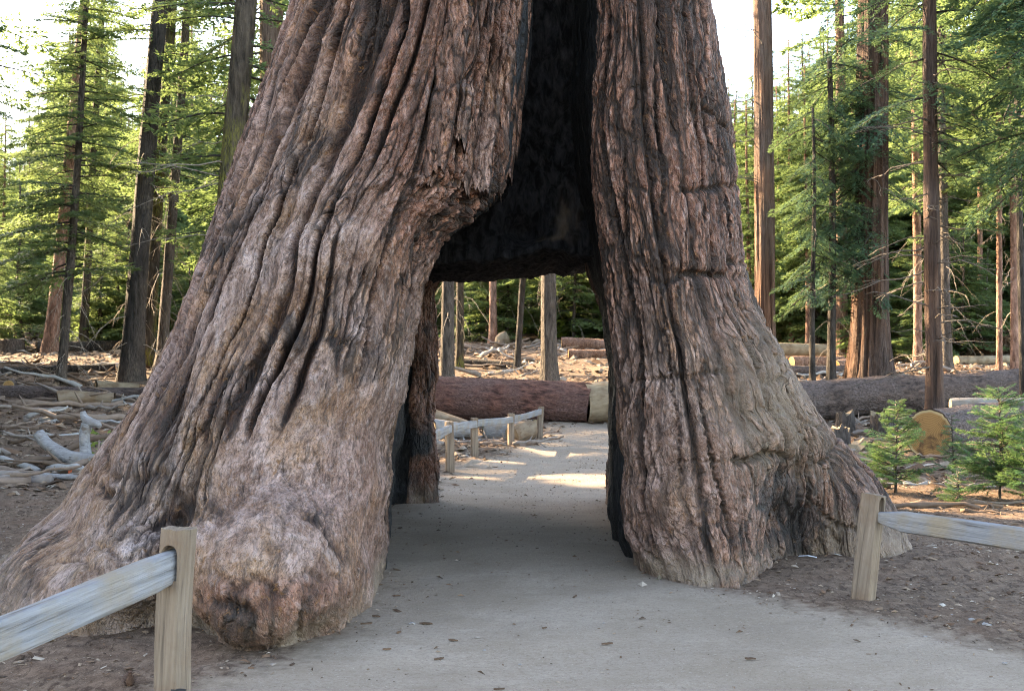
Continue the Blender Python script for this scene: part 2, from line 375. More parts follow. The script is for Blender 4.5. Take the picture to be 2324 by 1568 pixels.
# ------------------------------------------------------------------ ground, one sheet
def graded(edges, steps):
    out = [edges[0]]
    for (a, b), s in zip(zip(edges[:-1], edges[1:]), steps):
        n = max(1, int(round((b - a) / s))); out += list(a + (b - a) * (np.arange(1, n + 1) / n))
    return np.array(out)
def path_mask(x, y):
    lx = np.interp(y, [-20, 3, 5.2, 6.0, 6.8, 8, 10, 13, 15, 18, 21, 24, 26.5, 30, 34, 40], [-4, -2.6, -1.75, -1.25, -1.0, -1.05, -1.5, -1.5, -1.15, -.9, -.35, .35, .75, 1.0, 1.2, 1.2])
    rx = np.interp(y, [-20, 3, 5, 6.2, 7.2, 8.0, 9, 13, 15, 20, 26, 29.3, 40], [8, 5.2, 4.0, 2.9, 2.1, 1.5, 1.15, 1.6, 2.2, 3.4, 5.5, 7.5, 7.5])
    wob = .25 * fbm(x * .9, y * .9, 21, 4)
    d = np.minimum(x - lx, rx - x) + wob
    w = np.interp(y, [4, 10, 30], [.75, .7, .9])
    return sst(d, -w, w) * (1 - sst(y, 29, 31))
gx = graded([-500, -200, -80, -30, -14, -6, 6, 14, 30, 80, 200, 500], [75, 30, 8, 1.2, .3, .06, .3, 1.2, 8, 30, 75])
gy = graded([-60, -8, 2, 4, 14, 30, 62, 130, 300, 700], [5, .8, .2, .06, .2, .5, 3, 20, 60])
GX, GY = np.meshgrid(gx, gy)
GZ = ground_z(GX, GY); PM = path_mask(GX, GY)
near = 1 - sst(np.hypot(GX, GY), 16, 30)
GZ = GZ + near * (1 - PM) * (.014 * fbm(GX * 4, GY * 4, 2, 3) + .012) + near * .004 * pn(GX * 6, GY * 6, 9)
g = link('ground', mesh_np('ground', np.stack([GX, GY, GZ], -1).reshape(-1, 3), grid_faces(len(gy), len(gx)), True, {'path': PM.ravel()}), M['ground'])
tag(g, 'grey-tan dirt path and brown needle-strewn forest floor under the trees', 'ground', kind='structure')

# ------------------------------------------------------------------ the giant sequoia
def crom(t, P, closed=True):
    """Catmull-Rom through P (axis 0) at parameters t"""
    n = len(P); i = np.floor(t).astype(int); f = (t - i)
    f = f.reshape(f.shape + (1,) * (P.ndim - 1))
    if closed: g = lambda k: P[(i + k) % n]
    else: g = lambda k: P[np.clip(i + k, 0, n - 1)]
    a, b, c, d = g(-1), g(0), g(1), g(2)
    return .5 * (2 * b + (c - a) * f + (2 * a - 5 * b + 4 * c - d) * f ** 2 + (3 * b - a - 3 * c + d) * f ** 3)
def pchip(zs, T, z):
    """smooth monotone-ish interpolation of table T (levels first) at heights z"""
    zs = np.asarray(zs, float); T = np.asarray(T, float); h = np.diff(zs)
    dl = np.diff(T, axis=0) / h.reshape((-1,) + (1,) * (T.ndim - 1))
    m = np.zeros_like(T); m[0] = dl[0]; m[-1] = dl[-1]
    same = dl[:-1] * dl[1:] > 0
    m[1:-1] = np.where(same, 2 * dl[:-1] * dl[1:] / np.where(same, dl[:-1] + dl[1:], 1), 0)
    k = np.clip(np.searchsorted(zs, z) - 1, 0, len(zs) - 2); sh = z.shape + (1,) * (T.ndim - 1)
    t = ((z - zs[k]) / h[k]).reshape(sh); hk = h[k].reshape(sh)
    return (2 * t ** 3 - 3 * t ** 2 + 1) * T[k] + (t ** 3 - 2 * t ** 2 + t) * hk * m[k] + (-2 * t ** 3 + 3 * t ** 2) * T[k + 1] + (t ** 3 - t ** 2) * hk * m[k + 1]
def proj(V):
    y = V[..., 1] * _cp + (V[..., 2] - CAMH) * _sp; z = (V[..., 2] - CAMH) * _cp - V[..., 1] * _sp
    return CX + FPX * V[..., 0] / y, CY - FPX * z / y
def normals(S):
    du = np.roll(S, -1, 1) - np.roll(S, 1, 1); dv = np.gradient(S, axis=0)
    n = np.cross(du, dv); return n / (np.linalg.norm(n, axis=-1, keepdims=True) + 1e-9)

LEFT = {
 -.5: [(-1.0,8.7),(-.93,7.5),(-1.1,6.55),(-1.45,6.2),(-1.95,6.75),(-2.6,6.4),(-3.25,6.95),(-3.85,7.9),(-4.6,9.3),(-4.4,11),(-3.5,13.2),(-2.2,14.2),(-1.3,14.1),(-.88,13.5),(-1.18,13.15),(-1.42,12.9),(-1.3,11),(-1.15,9.6)],
 0: [(-1.0,8.7),(-.93,7.5),(-1.10,6.62),(-1.52,6.24),(-1.98,6.72),(-2.58,6.52),(-3.2,6.95),(-3.75,7.9),(-4.34,9.3),(-4.2,11),(-3.4,13),(-2.2,14),(-1.3,14),(-.9,13.5),(-1.18,13.15),(-1.42,12.9),(-1.3,11),(-1.15,9.6)],
 .25: [(-.97,8.7),(-.93,7.55),(-1.03,6.5),(-1.5,6.02),(-2.03,6.55),(-2.58,6.42),(-3.15,7.1),(-3.6,8.0),(-4.05,9.3),(-3.95,11),(-3.25,12.9),(-2.15,13.8),(-1.28,13.9),(-.9,13.5),(-1.18,13.15),(-1.4,12.9),(-1.3,11),(-1.13,9.6)],
 .5: [(-.94,8.68),(-.92,7.65),(-1.06,6.68),(-1.5,6.25),(-2.05,6.78),(-2.58,6.78),(-3.05,7.35),(-3.4,8.2),(-3.83,9.35),(-3.75,11),(-3.1,12.75),(-2.1,13.65),(-1.25,13.8),(-.89,13.48),(-1.16,13.12),(-1.36,12.9),(-1.27,11),(-1.12,9.6)],
 .8: [(-.925,8.65),(-.95,7.8),(-1.15,7.12),(-1.6,6.88),(-2.1,7.1),(-2.58,7.15),(-3.0,7.7),(-3.3,8.4),(-3.6,9.4),(-3.55,11),(-3,12.6),(-2.1,13.5),(-1.2,13.7),(-.88,13.45),(-1.15,13.1),(-1.33,12.9),(-1.25,11),(-1.1,9.6)],
 1.4: [(-.85,8.65),(-.87,8.0),(-1.05,7.5),(-1.5,7.22),(-1.95,7.25),(-2.4,7.4),(-2.75,7.85),(-3.02,8.5),(-3.22,9.5),(-3.2,10.9),(-2.75,12.3),(-2,13.2),(-1.2,13.6),(-.89,13.4),(-1.13,13.05),(-1.3,12.85),(-1.22,11),(-1.05,9.6)],
 2.0: [(-.73,8.6),(-.78,8.1),(-.95,7.75),(-1.35,7.5),(-1.75,7.5),(-2.15,7.65),(-2.5,8.1),(-2.75,8.7),(-2.92,9.5),(-2.85,10.8),(-2.5,12),(-1.9,12.9),(-1.2,13.5),(-.9,13.3),(-1.12,13.0),(-1.25,12.8),(-1.15,11),(-.95,9.6)],
 2.45: [(-.62,8.55),(-.67,8.1),(-.85,7.8),(-1.24,7.58),(-1.64,7.6),(-2.03,7.77),(-2.34,8.2),(-2.58,8.8),(-2.75,9.52),(-2.65,10.7),(-2.3,11.8),(-1.8,12.7),(-1.17,13.3),(-.9,13.2),(-1.1,12.9),(-1.2,12.6),(-1.05,11),(-.85,9.5)],
 3.4: [(.03,8.25),(-.12,8.0),(-.4,7.80),(-.85,7.7),(-1.25,7.78),(-1.63,7.98),(-1.97,8.38),(-2.25,8.92),(-2.42,9.55),(-2.3,10.6),(-1.95,11.3),(-1.4,11.8),(-.7,12),(-.2,11.8),(-.05,11.3),(-.1,10.7),(-.1,10),(.05,9.1)],
 4.2: [(.14,8.2),(0.,7.95),(-.25,7.8),(-.65,7.75),(-1.05,7.85),(-1.4,8.05),(-1.75,8.45),(-2.0,9.0),(-2.12,9.6),(-2.0,10.5),(-1.6,11.1),(-1.1,11.5),(-.5,11.7),(0,11.6),(.1,11.2),(.1,10.7),(.15,10),(.25,9.2)],
 5.5: [(.2,8.25),(.08,8.02),(-.17,7.88),(-.55,7.85),(-.92,7.95),(-1.25,8.15),(-1.54,8.55),(-1.73,9.05),(-1.81,9.6),(-1.7,10.4),(-1.35,11),(-.9,11.3),(-.4,11.5),(0,11.4),(.1,11.0),(.15,10.6),(.2,10),(.3,9.2)],
 9: [(.25,8.5),(.1,8.25),(-.1,8.15),(-.42,8.12),(-.75,8.2),(-1.03,8.4),(-1.3,8.75),(-1.47,9.15),(-1.53,9.6),(-1.45,10.3),(-1.15,10.8),(-.75,11.1),(-.35,11.2),(0,11.2),(.1,10.9),(.2,10.5),(.25,10),(.3,9.3)],
 14: [(.3,8.7),(.15,8.5),(-.05,8.4),(-.35,8.38),(-.62,8.45),(-.86,8.62),(-1.1,8.9),(-1.25,9.25),(-1.3,9.6),(-1.22,10.2),(-1,10.6),(-.65,10.9),(-.3,11),(0,11),(.1,10.7),(.2,10.4),(.25,10),(.3,9.4)]}
RIGHT = {
 -.5: [(1.05,9.2),(1.17,8.5),(1.44,8.05),(1.82,8.15),(2.15,8.95),(2.5,9.45),(2.95,9.1),(3.6,9.2),(3.8,9.8),(3.6,11),(3,12.8),(2.1,13.8),(1.4,13.9),(1.15,13.4),(1.1,12),(1.04,10.5)],
 0: [(1.01,9.15),(1.15,8.5),(1.42,8.07),(1.78,8.2),(2.12,8.85),(2.5,9.2),(2.9,9.05),(3.4,9.2),(3.5,9.8),(3.4,11),(2.8,12.6),(2,13.6),(1.4,13.8),(1.15,13.4),(1.1,12),(1.04,10.5)],
 .4: [(.88,8.95),(.98,8.5),(1.35,8.15),(1.75,8.25),(2.06,8.75),(2.45,9.1),(2.85,9.12),(3.2,9.4),(3.33,9.9),(3.2,11),(2.7,12.3),(1.95,13.3),(1.4,13.5),(1.15,13.2),(1.08,12),(1.0,10.5)],
 .8: [(.86,8.9),(.97,8.5),(1.3,8.22),(1.7,8.3),(2.05,8.62),(2.4,8.95),(2.68,9.2),(2.92,9.55),(3.02,10),(2.95,11),(2.5,12.1),(1.9,13),(1.4,13.3),(1.15,13),(1.06,12),(1.0,10.5)],
 1.1: [(.84,8.9),(.95,8.5),(1.26,8.25),(1.65,8.32),(1.98,8.58),(2.28,8.9),(2.5,9.2),(2.66,9.55),(2.74,10.05),(2.7,11),(2.35,12),(1.8,12.85),(1.38,13.1),(1.15,12.9),(1.06,12),(.99,10.5)],
 1.4: [(.82,8.88),(.93,8.5),(1.22,8.28),(1.6,8.35),(1.9,8.55),(2.15,8.85),(2.35,9.2),(2.5,9.6),(2.56,10.1),(2.5,11),(2.2,11.9),(1.75,12.7),(1.35,13),(1.15,12.8),(1.06,12),(.98,10.5)],
 2.0: [(.775,8.85),(.87,8.5),(1.12,8.32),(1.45,8.38),(1.7,8.55),(1.9,8.82),(2.07,9.2),(2.18,9.6),(2.2,10.1),(2.15,10.9),(1.95,11.7),(1.6,12.4),(1.3,12.8),(1.1,12.6),(1.02,12),(.94,10.5)],
 2.7: [(.70,8.8),(.78,8.5),(1.02,8.35),(1.33,8.4),(1.58,8.57),(1.77,8.85),(1.9,9.2),(1.99,9.6),(2.01,10.1),(1.9,10.9),(1.65,11.6),(1.3,12.1),(1.0,12.3),(.85,12),(.85,11.3),(.85,10.2)],
 3.4: [(.63,8.75),(.7,8.5),(.93,8.37),(1.25,8.42),(1.5,8.6),(1.7,8.88),(1.84,9.2),(1.93,9.6),(1.96,10),(1.85,10.8),(1.55,11.4),(1.2,11.8),(.8,12),(.6,11.7),(.65,11),(.72,10)],
 4.2: [(.62,8.65),(.68,8.45),(.9,8.35),(1.18,8.4),(1.42,8.58),(1.6,8.85),(1.73,9.2),(1.81,9.6),(1.84,10),(1.72,10.7),(1.4,11.3),(1.0,11.6),(.6,11.7),(.45,11.4),(.5,10.8),(.62,9.8)],
 5.5: [(.62,8.65),(.68,8.5),(.86,8.4),(1.1,8.45),(1.3,8.62),(1.46,8.88),(1.57,9.2),(1.63,9.6),(1.65,9.9),(1.55,10.6),(1.25,11.1),(.9,11.4),(.55,11.5),(.4,11.2),(.45,10.7),(.6,9.8)],
 9: [(.5,8.7),(.58,8.6),(.72,8.55),(.9,8.6),(1.07,8.75),(1.2,9),(1.28,9.25),(1.33,9.6),(1.34,9.85),(1.25,10.4),(1.0,10.8),(.7,11.1),(.4,11.2),(.3,11),(.35,10.6),(.5,9.8)],
 14: [(.4,8.8),(.48,8.7),(.6,8.68),(.75,8.74),(.88,8.9),(.97,9.1),(1.04,9.35),(1.08,9.6),(1.08,9.85),(1,10.3),(.8,10.6),(.55,10.9),(.3,11),(.2,10.8),(.25,10.4),(.4,9.8)]}

def column(name, TAB, seg_n, side, root):
    zs = sorted(TAB); T = np.array([TAB[z] for z in zs]); K = T.shape[1]
    zr = np.concatenate([np.arange(-.5, -.04, .05), np.arange(-.04, .28, .0105), np.arange(.28, .98, .0058), np.arange(.98, 5.2, .0105), np.arange(5.2, 14.01, .14)])
    t = np.concatenate([k + np.arange(n) / n for k, n in enumerate(seg_n)]); nt_ = len(t)
    ref = crom(t, T[zs.index(1.4)]); du = np.linalg.norm(np.roll(ref, -1, 0) - ref, axis=1)
    u = np.concatenate([[0], np.cumsum(du)[:-1]])
    # shift the origin of u to the back so that the seam is out of sight
    kb = int(sum(seg_n[:11])); u = np.where(np.arange(nt_) >= kb, u - u[-1] - du[-1], u)
    ctrl = pchip(zs, T, zr)                                   # nz,K,2
    S = crom(t, np.moveaxis(ctrl, 1, 0)); S = np.moveaxis(S, 0, 1)
    S = np.concatenate([S, np.repeat(zr[:, None], nt_, 1)[..., None]], -1)
    U = np.repeat(u[None], len(zr), 0); Z = S[..., 2].copy(); sd = 0 if side < 0 else 40
    N = normals(S)
    if N[len(zr) // 3, sum(seg_n[:3]), 1] > 0: N = -N
    px, py = proj(S)
    front = N[..., 1] < .35
    # -------- slow sculpting: swellings and hollows seen on the photograph (pixel, size in metres, height)
    def spot(qx, qy): 
        d = np.where(front, np.hypot(px - qx, py - qy), 1e9); return S[np.unravel_index(d.argmin(), d.shape)]
    D0 = np.zeros(Z.shape)
    for qx, qy, sx, sz, amp in SWELL[side]:
        c = spot(qx, qy); e = ((S[..., 0] - c[0]) ** 2 + (S[..., 1] - c[1]) ** 2) / sx ** 2 + (Z - c[2]) ** 2 / sz ** 2
        D0 += amp * np.exp(-e)
    lump = .07 * fbm(U * .8, Z * .8, sd + 1, 3) + .035 * fbm(U * 2.2, Z * 1.7, sd + 2, 2)
    low = 1 - sst(Z, .8, 2.6)
    D0 += lump * (.45 + .75 * low)
    S = S + N * D0[..., None]; N = normals(S)
    if N[len(zr) // 3, sum(seg_n[:3]), 1] > 0: N = -N
    px, py = proj(S)
    # -------- bark: long flutes, furrows, plates, fibres; W runs along the surface
    W = np.vstack([np.zeros((1, nt_)), np.cumsum(np.linalg.norm(np.diff(S, axis=0), axis=2), 0)]); W = W - W[np.abs(zr - 1.4).argmin()][None] + 1.4
    k_ = np.ones(41) / 41; W = np.apply_along_axis(lambda r_: np.convolve(np.concatenate([r_[-20:], r_, r_[:20]]), k_, 'valid'), 1, W)
    w1 = .16 * fbm(U * .9, W * .55, sd + 5, 3); w2 = .035 * fbm(U * 3, W * 1.6, sd + 6, 3)
    if side < 0:
        fl = sst(Z, .75, 1.9) * (.55 + .6 * sst(-px, -800, -560)) + .10
        fl = fl * (1 - .55 * sst(px, 640, 720) * (1 - sst(px, 900, 980)) * (1 - sst(py, 250, 420) * 0) * sst(py, 150, 420))
        plate = sst(px, 820, 980) * (1 - sst(Z, 2.3, 2.8) * 0)
    else:
        fl = .30 + .5 * sst(Z, .5, 1.6); plate = np.full(Z.shape, .8)
    q = pn((U + w1) * 1.75, W * .11 + 3, sd + 7); qb = pn((U + w1) * 3.6 + .3 * w1, W * .2, sd + 27)
    flute = np.clip(np.abs(q) * 4.2, 0, 1) ** .9; flute2 = np.clip(np.abs(qb) * 4.6, 0, 1) ** .8; flute = .68 * flute + .32 * flute2
    q2 = pn((U + w1 * .9 + w2) * 5.0, W * .30, sd + 8); furrow = np.clip(np.abs(q2) * 7.5, 0, 1) ** .9
    q3 = pn((U + w1 + w2 * 1.6) * 9.5, W * .9, sd + 9); crack = np.clip(np.abs(q3) * 6.0, 0, 1)
    uu = (U + w1 + w2); f21, cid = cells(uu * 9.5, W * 2.6 + cells_off(np.floor(uu * 9.5), sd), sd + 3); pl = sst(f21, .03, .20)
    f22, cid2 = cells(uu * 21 + 3, W * 7 + 2 * w1, sd + 4)
    wv = fbm(U * 2.0, W * 1.7, sd + 11, 3) * .55 + w1 * 1.2
    hair = .8 * pn(U * 27 + 4 * wv, W * 11 + 4 * wv, sd + 12) + .9 * pn(U * 46 + 7 * wv, W * 23 + 7 * wv, sd + 13)
    ripple = pn(U * 7 + 4 * wv, W * 30 + 12 * wv, sd + 14)
    cm = sst(fbm(U * .9, W * .8, sd + 15, 3), -.15, .35); cm2 = sst(fbm(U * 1.3, W * .9, sd + 18, 3), .0, .3)
    smooth_ = low * (1 - .5 * cm)
    if side < 0:
        flank = sst(-px, -800, -660) * sst(Z, .95, 1.7) + .75 * sst(Z, 2.7, 3.5) * sst(px, 640, 760)
        qf = pn((U + .6 * w1 + .2 * w2) * 4.0, W * .12 + 9, sd + 33); gro = np.clip(np.abs(qf) * 5.5, 0, 1) ** .9; A_g = .23 * flank; fl = fl * (1 - .65 * np.clip(flank, 0, 1))
    else:
        qf = pn((U + .35 * w1 + .25 * w2) * 2.7, W * .11, sd + 33); gro = np.clip(np.abs(qf) * 5.0, 0, 1) ** .8; A_g = (.085 * (.45 + .55 * sst(Z, .3, 1.2))) + 0 * Z
        qf2 = pn((U + .35 * w1 + .25 * w2) * 6.2, W * .3, sd + 34); gro2 = np.clip(np.abs(qf2) * 7.0, 0, 1)
    
    A_fl = (.12 if side < 0 else .08) * fl; A_fu = .034 * (.12 + .88 * np.clip(fl * .9 + .35 * cm, 0, 1)) * (.35 + .65 * cm); A_cr = .020 * cm2
    pm = np.clip(plate * (.4 + .6 * cm) + .35 * cm2, 0, 1)
    H = A_fl * (flute - .8) + A_fu * (furrow - .8) + A_cr * (crack - 1) + .026 * pm * (pl - 1) + .020 * pm * (cid - .5) + .007 * pm * (cid2 - .5)
    if side > 0: H = (H - A_fu * (furrow - .8)) * .6 + .022 * (gro2 - 1) * (.3 + .7 * cm2) + .4 * A_fu * (furrow - .8)
    H = H + A_g * (gro - .85)
    if side < 0:    # torn bark along the upper lip of the tunnel mouth
        er = np.exp(-((px - 1055) / 115) ** 2 - ((py - 470) / 75) ** 2); fb, ib = cells(U * 9 + 2, W * 9, 5)
        H = H + er * (.11 * (ib - .5) - .05 * (1 - sst(fb, .02, .25)) + .05 * fbm(U * 12, W * 12, 93, 3))
    fp, ip = cells((U + .8 * w1) * 3.4 + 7, W * .8 + cells_off(np.floor((U + .8 * w1) * 3.4), sd) * .7, sd + 6); H = H + .035 * (ip - .5) * (.4 + .6 * sst(Z, .8, 2)) * sst(fp, 0, .12)
    tex = (1 - .3 * smooth_) * (.0075 * hair + .005 * ripple) + .008 * (1 - .4 * smooth_) * fbm(U * 12, W * 5, sd + 16, 3)
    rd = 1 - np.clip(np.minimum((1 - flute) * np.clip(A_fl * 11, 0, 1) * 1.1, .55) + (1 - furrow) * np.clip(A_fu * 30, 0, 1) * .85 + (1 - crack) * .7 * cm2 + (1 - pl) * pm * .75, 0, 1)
    rd = np.clip(rd * (.86 + .28 * cid * pm), 0, 1) - np.minimum((1 - gro) * np.clip(A_g * 14, 0, 1) * 1.1, .8)  # furrows keep their own brown, darkened further as painted valley shade
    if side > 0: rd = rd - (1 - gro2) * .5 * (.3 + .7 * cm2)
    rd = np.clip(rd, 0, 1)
    crk = np.clip(.25 + .75 * cm2 + .5 * plate + (.35 if side > 0 else 0), 0, 1) * (1 - .3 * smooth_)
    # -------- drawn cracks and creases, their inner shade also painted in through the ridge value
    for pts, width, depth in CREASE[side]:
        c = np.array([spot(*p) for p in pts]); seglen = np.linalg.norm(np.diff(c, axis=0), axis=1)
        ns = int(seglen.sum() / .012) + 2; tt = np.linspace(0, len(c) - 1.001, ns); cc = crom(tt, c, False)
        cc = cc + np.stack([.018 * pn(tt * 4.1 * 3, tt * 0, sd + 31), np.zeros(ns), .022 * pn(tt * 3.3 * 3, tt * 0 + 4, sd + 32)], -1)
        lo, hi = cc.min(0) - .03 - 3.5 * width, cc.max(0) + .03 + 3.5 * width
        msk = np.all((S > lo) & (S < hi), -1); Pm = S[msk]; cc = np.array([Pm[((Pm - q_) ** 2).sum(1).argmin()] for q_ in cc]); dmin = np.full(len(Pm), 1e9); kmin = np.zeros(len(Pm), int)
        for i0 in range(0, ns):
            dd = ((Pm - cc[i0]) ** 2).sum(1); b_ = dd < dmin; dmin[b_] = dd[b_]; kmin[b_] = i0
        prof = np.exp(-dmin / width ** 2); ends = np.sin(np.clip(kmin / ns, 0, 1) * np.pi) ** .35
        H[msk] -= depth * prof * ends; rd[msk] = np.clip(rd[msk] - .9 * min(1., depth / .045) ** 1.5 * np.exp(-dmin / (.8 * width) ** 2) * ends, 0, 1)
    # char on tunnel side
    tt = np.repeat(t[None], len(zr), 0)
    if side < 0: inner = sst(tt, 17.15, 17.6) * 1. + sst(tt, 14.0, 14.5) * (1 - sst(tt, 17.15, 17.6)); char = inner * (tt > 14)
    else: inner = sst(tt, 13.2, 13.8); char = inner * (1 - sst(tt, 15.86, 15.98))
    if side < 0: char = np.maximum(char, .40 * sst(tt, 11.6, 12.4) * (tt < 14.4) * sst(-Z, -3.4, -2.9))
    char = sst(char + .35 * fbm(U * 3, Z * 2, sd + 17, 3) * (char > .02) * (char < .98), .35, .65)
    if side > 0:    # burnt hollow between the two roots of the right foot
        for qx, qy, rx_, ry_ in ((1805, 1190, 55, 110), (1770, 1120, 60, 70)):
            e = ((px - qx) / rx_) ** 2 + ((py - qy) / ry_) ** 2
            char = np.maximum(char, .72 * (1 - sst(e + 1.3 * fbm(U * 7, Z * 4, 77, 4) + .5 * fbm(U * 30, Z * 14, 79, 2), .3, 1.4)) * front)
    else:
        e = ((px - 500) / 130) ** 2 + ((py - 1450) / 45) ** 2  # darker rough-edged patch low on the left foot
        char = np.maximum(char, .38 * (1 - sst(e + 1.2 * fbm(U * 6, Z * 6, 78, 4) + .5 * fbm(U * 30, Z * 14, 79, 2), .3, 1.3)) * front)
    fade = 1 - .6 * char
    S = S + N * ((H + tex) * fade)[..., None]
    # ragged horizontal lips where bark has broken off above the tunnel
    if side < 0:
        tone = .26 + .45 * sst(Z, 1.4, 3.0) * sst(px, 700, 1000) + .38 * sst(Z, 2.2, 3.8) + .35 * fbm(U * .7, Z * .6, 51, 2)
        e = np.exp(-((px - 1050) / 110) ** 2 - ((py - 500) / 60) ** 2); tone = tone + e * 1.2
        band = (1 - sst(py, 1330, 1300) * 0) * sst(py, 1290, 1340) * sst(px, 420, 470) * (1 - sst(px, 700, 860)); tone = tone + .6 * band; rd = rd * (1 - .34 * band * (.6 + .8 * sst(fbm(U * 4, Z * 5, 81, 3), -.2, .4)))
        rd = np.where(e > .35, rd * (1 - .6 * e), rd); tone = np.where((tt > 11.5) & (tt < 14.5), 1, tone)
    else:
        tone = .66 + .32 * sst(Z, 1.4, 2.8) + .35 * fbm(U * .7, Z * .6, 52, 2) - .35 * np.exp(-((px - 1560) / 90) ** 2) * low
    dust = (1 - sst(Z, .04, .30)) * (.35 + .65 * sst(fbm(U * 2, Z * 3, sd + 19, 3), -.3, .4))
    if side > 0: dust = np.maximum(dust, .75 * np.exp(-((px - 1760) / 120) ** 2 - ((py - 900) / 190) ** 2) + .8 * (1 - sst(Z, .15, .55)) * sst(px, 1800, 1900))
    fit_outline(S, side); px, py = proj(S)
    V = S.reshape(-1, 3)
    F = grid_faces(len(zr), nt_, True)
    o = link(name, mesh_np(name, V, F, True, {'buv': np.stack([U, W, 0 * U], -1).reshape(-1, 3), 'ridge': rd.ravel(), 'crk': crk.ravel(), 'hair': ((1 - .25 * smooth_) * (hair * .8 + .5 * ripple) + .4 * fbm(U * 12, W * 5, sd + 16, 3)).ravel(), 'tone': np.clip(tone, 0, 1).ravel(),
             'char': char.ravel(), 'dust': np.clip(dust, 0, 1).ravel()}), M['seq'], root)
    return o, S, px, py
OUT = {-1: ([(-100, 695), (0, 660), (170, 602), (350, 532), (530, 470), (650, 430), (790, 370), (848, 345), (942, 290), (1070, 183), (1209, 99), (1288, 8), (1330, -40)],
            [(-100, 1208), (0, 1205), (150, 1198), (260, 1180), (400, 1152), (460, 1130), (490, 1085), (530, 1020), (600, 985), (650, 965), (760, 945), (860, 930), (950, 908), (1050, 895), (1150, 887), (1200, 890), (1280, 876), (1330, 862)]),
       1: ([(-100, 1345), (0, 1345), (350, 1340), (450, 1345), (560, 1360), (650, 1370), (730, 1380), (850, 1396), (1000, 1400), (1100, 1408), (1200, 1412), (1270, 1440)],
           [(-100, 1600), (0, 1615), (200, 1650), (290, 1665), (450, 1678), (600, 1692), (700, 1722), (820, 1792), (900, 1832), (930, 1850), (1010, 1922), (1080, 1990), (1180, 2050), (1270, 2072)])}
def fit_outline(S, side):
    """slides the flanks of a leg sideways so that its outline follows the photographed one"""
    px, py = proj(S); nearv = S[..., 1] < 10.6; zr = S[:, :, 2].mean(1); n = len(zr)
    lo = np.where(nearv & (S[..., 1] < (99 if side < 0 else 9.25)), px, 1e9); hi = np.where(nearv & (S[..., 1] < (9.0 if side < 0 else 99)), px, -1e9); il, ih = lo.argmin(1), hi.argmax(1); r = np.arange(n)
    left, right = lo[r, il], hi[r, ih]; tl = np.array(OUT[side][0]); tr_ = np.array(OUT[side][1])
    dl = (np.interp(py[r, il], tl[:, 0], tl[:, 1]) - left) / FPX * S[r, il, 1]; dr = (np.interp(py[r, ih], tr_[:, 0], tr_[:, 1]) - right) / FPX * S[r, ih, 1]
    act = (zr > -.06) & (zr < 5.3); k = np.ones(31) / 31
    def sm(d):
        d = np.where(act, np.clip(d, -.6, .6), 0); e = np.pad(d, 15, mode='edge'); return np.convolve(e, k, 'valid')
    dl, dr = sm(dl), sm(dr); mid = (left + right) / 2
    wl = np.clip((mid[:, None] - px) / (mid - left)[:, None], 0, 1) ** 1.2; wr = np.clip((px - mid[:, None]) / (right - mid)[:, None], 0, 1) ** 1.2
    fade = np.where(S[..., 1] < 10.6, 1, 1 - sst(S[..., 1], 10.6, 12.6))
    if side < 0: S[..., 0] += dl[:, None] * wl + dr[:, None] * wr * (1 - sst(S[..., 1], 9.6, 11))
    else: S[..., 0] += dl[:, None] * wl * fade + dr[:, None] * wr
def cells_off(U, sd): return 3 * pn(U * 7.5, U * 0 + .5, sd + 90)

SWELL = {-1: [(640, 1240, .55, .30, .10), (690, 1010, .40, .28, .10), (850, 1080, .28, .30, .07), (400, 1010, .45, .35, .05), (390, 1170, .14, .30, -.20), (405, 1330, .09, .25, -.14),
              (760, 940, .30, .14, -.06), (560, 900, .5, .3, .06), (700, 780, .5, .16, .05), (700, 860, .5, .10, -.03), (780, 560, .35, .3, .06), (690, 500, .3, .12, -.05), (570, 1430, .2, .12, .06),
              (250, 1270, .4, .25, .10), (180, 1130, .25, .4, -.06), (880, 1190, .22, .25, .06), (300, 1430, .3, .12, -.03), (940, 560, .18, .25, -.03), (1060, 420, .2, .12, .05)],
         1: [(1500, 1160, .25, .2, .06), (1610, 1000, .3, .5, .05), (1700, 1080, .25, .3, -.02), (1740, 980, .25, .22, .07), (1770, 1150, .12, .24, -.03), (1820, 1200, .12, .20, -.03), (1790, 1070, .2, .08, -.04),
             (1930, 1090, .25, .25, .07), (1850, 930, .2, .2, .06), (1870, 1010, .2, .08, -.05), (1460, 1200, .2, .15, -.04), (1550, 620, .6, .05, -.035), (1580, 420, .5, .06, -.03), (1680, 470, .15, .12, .06), (1480, 860, .3, .3, .03)]}
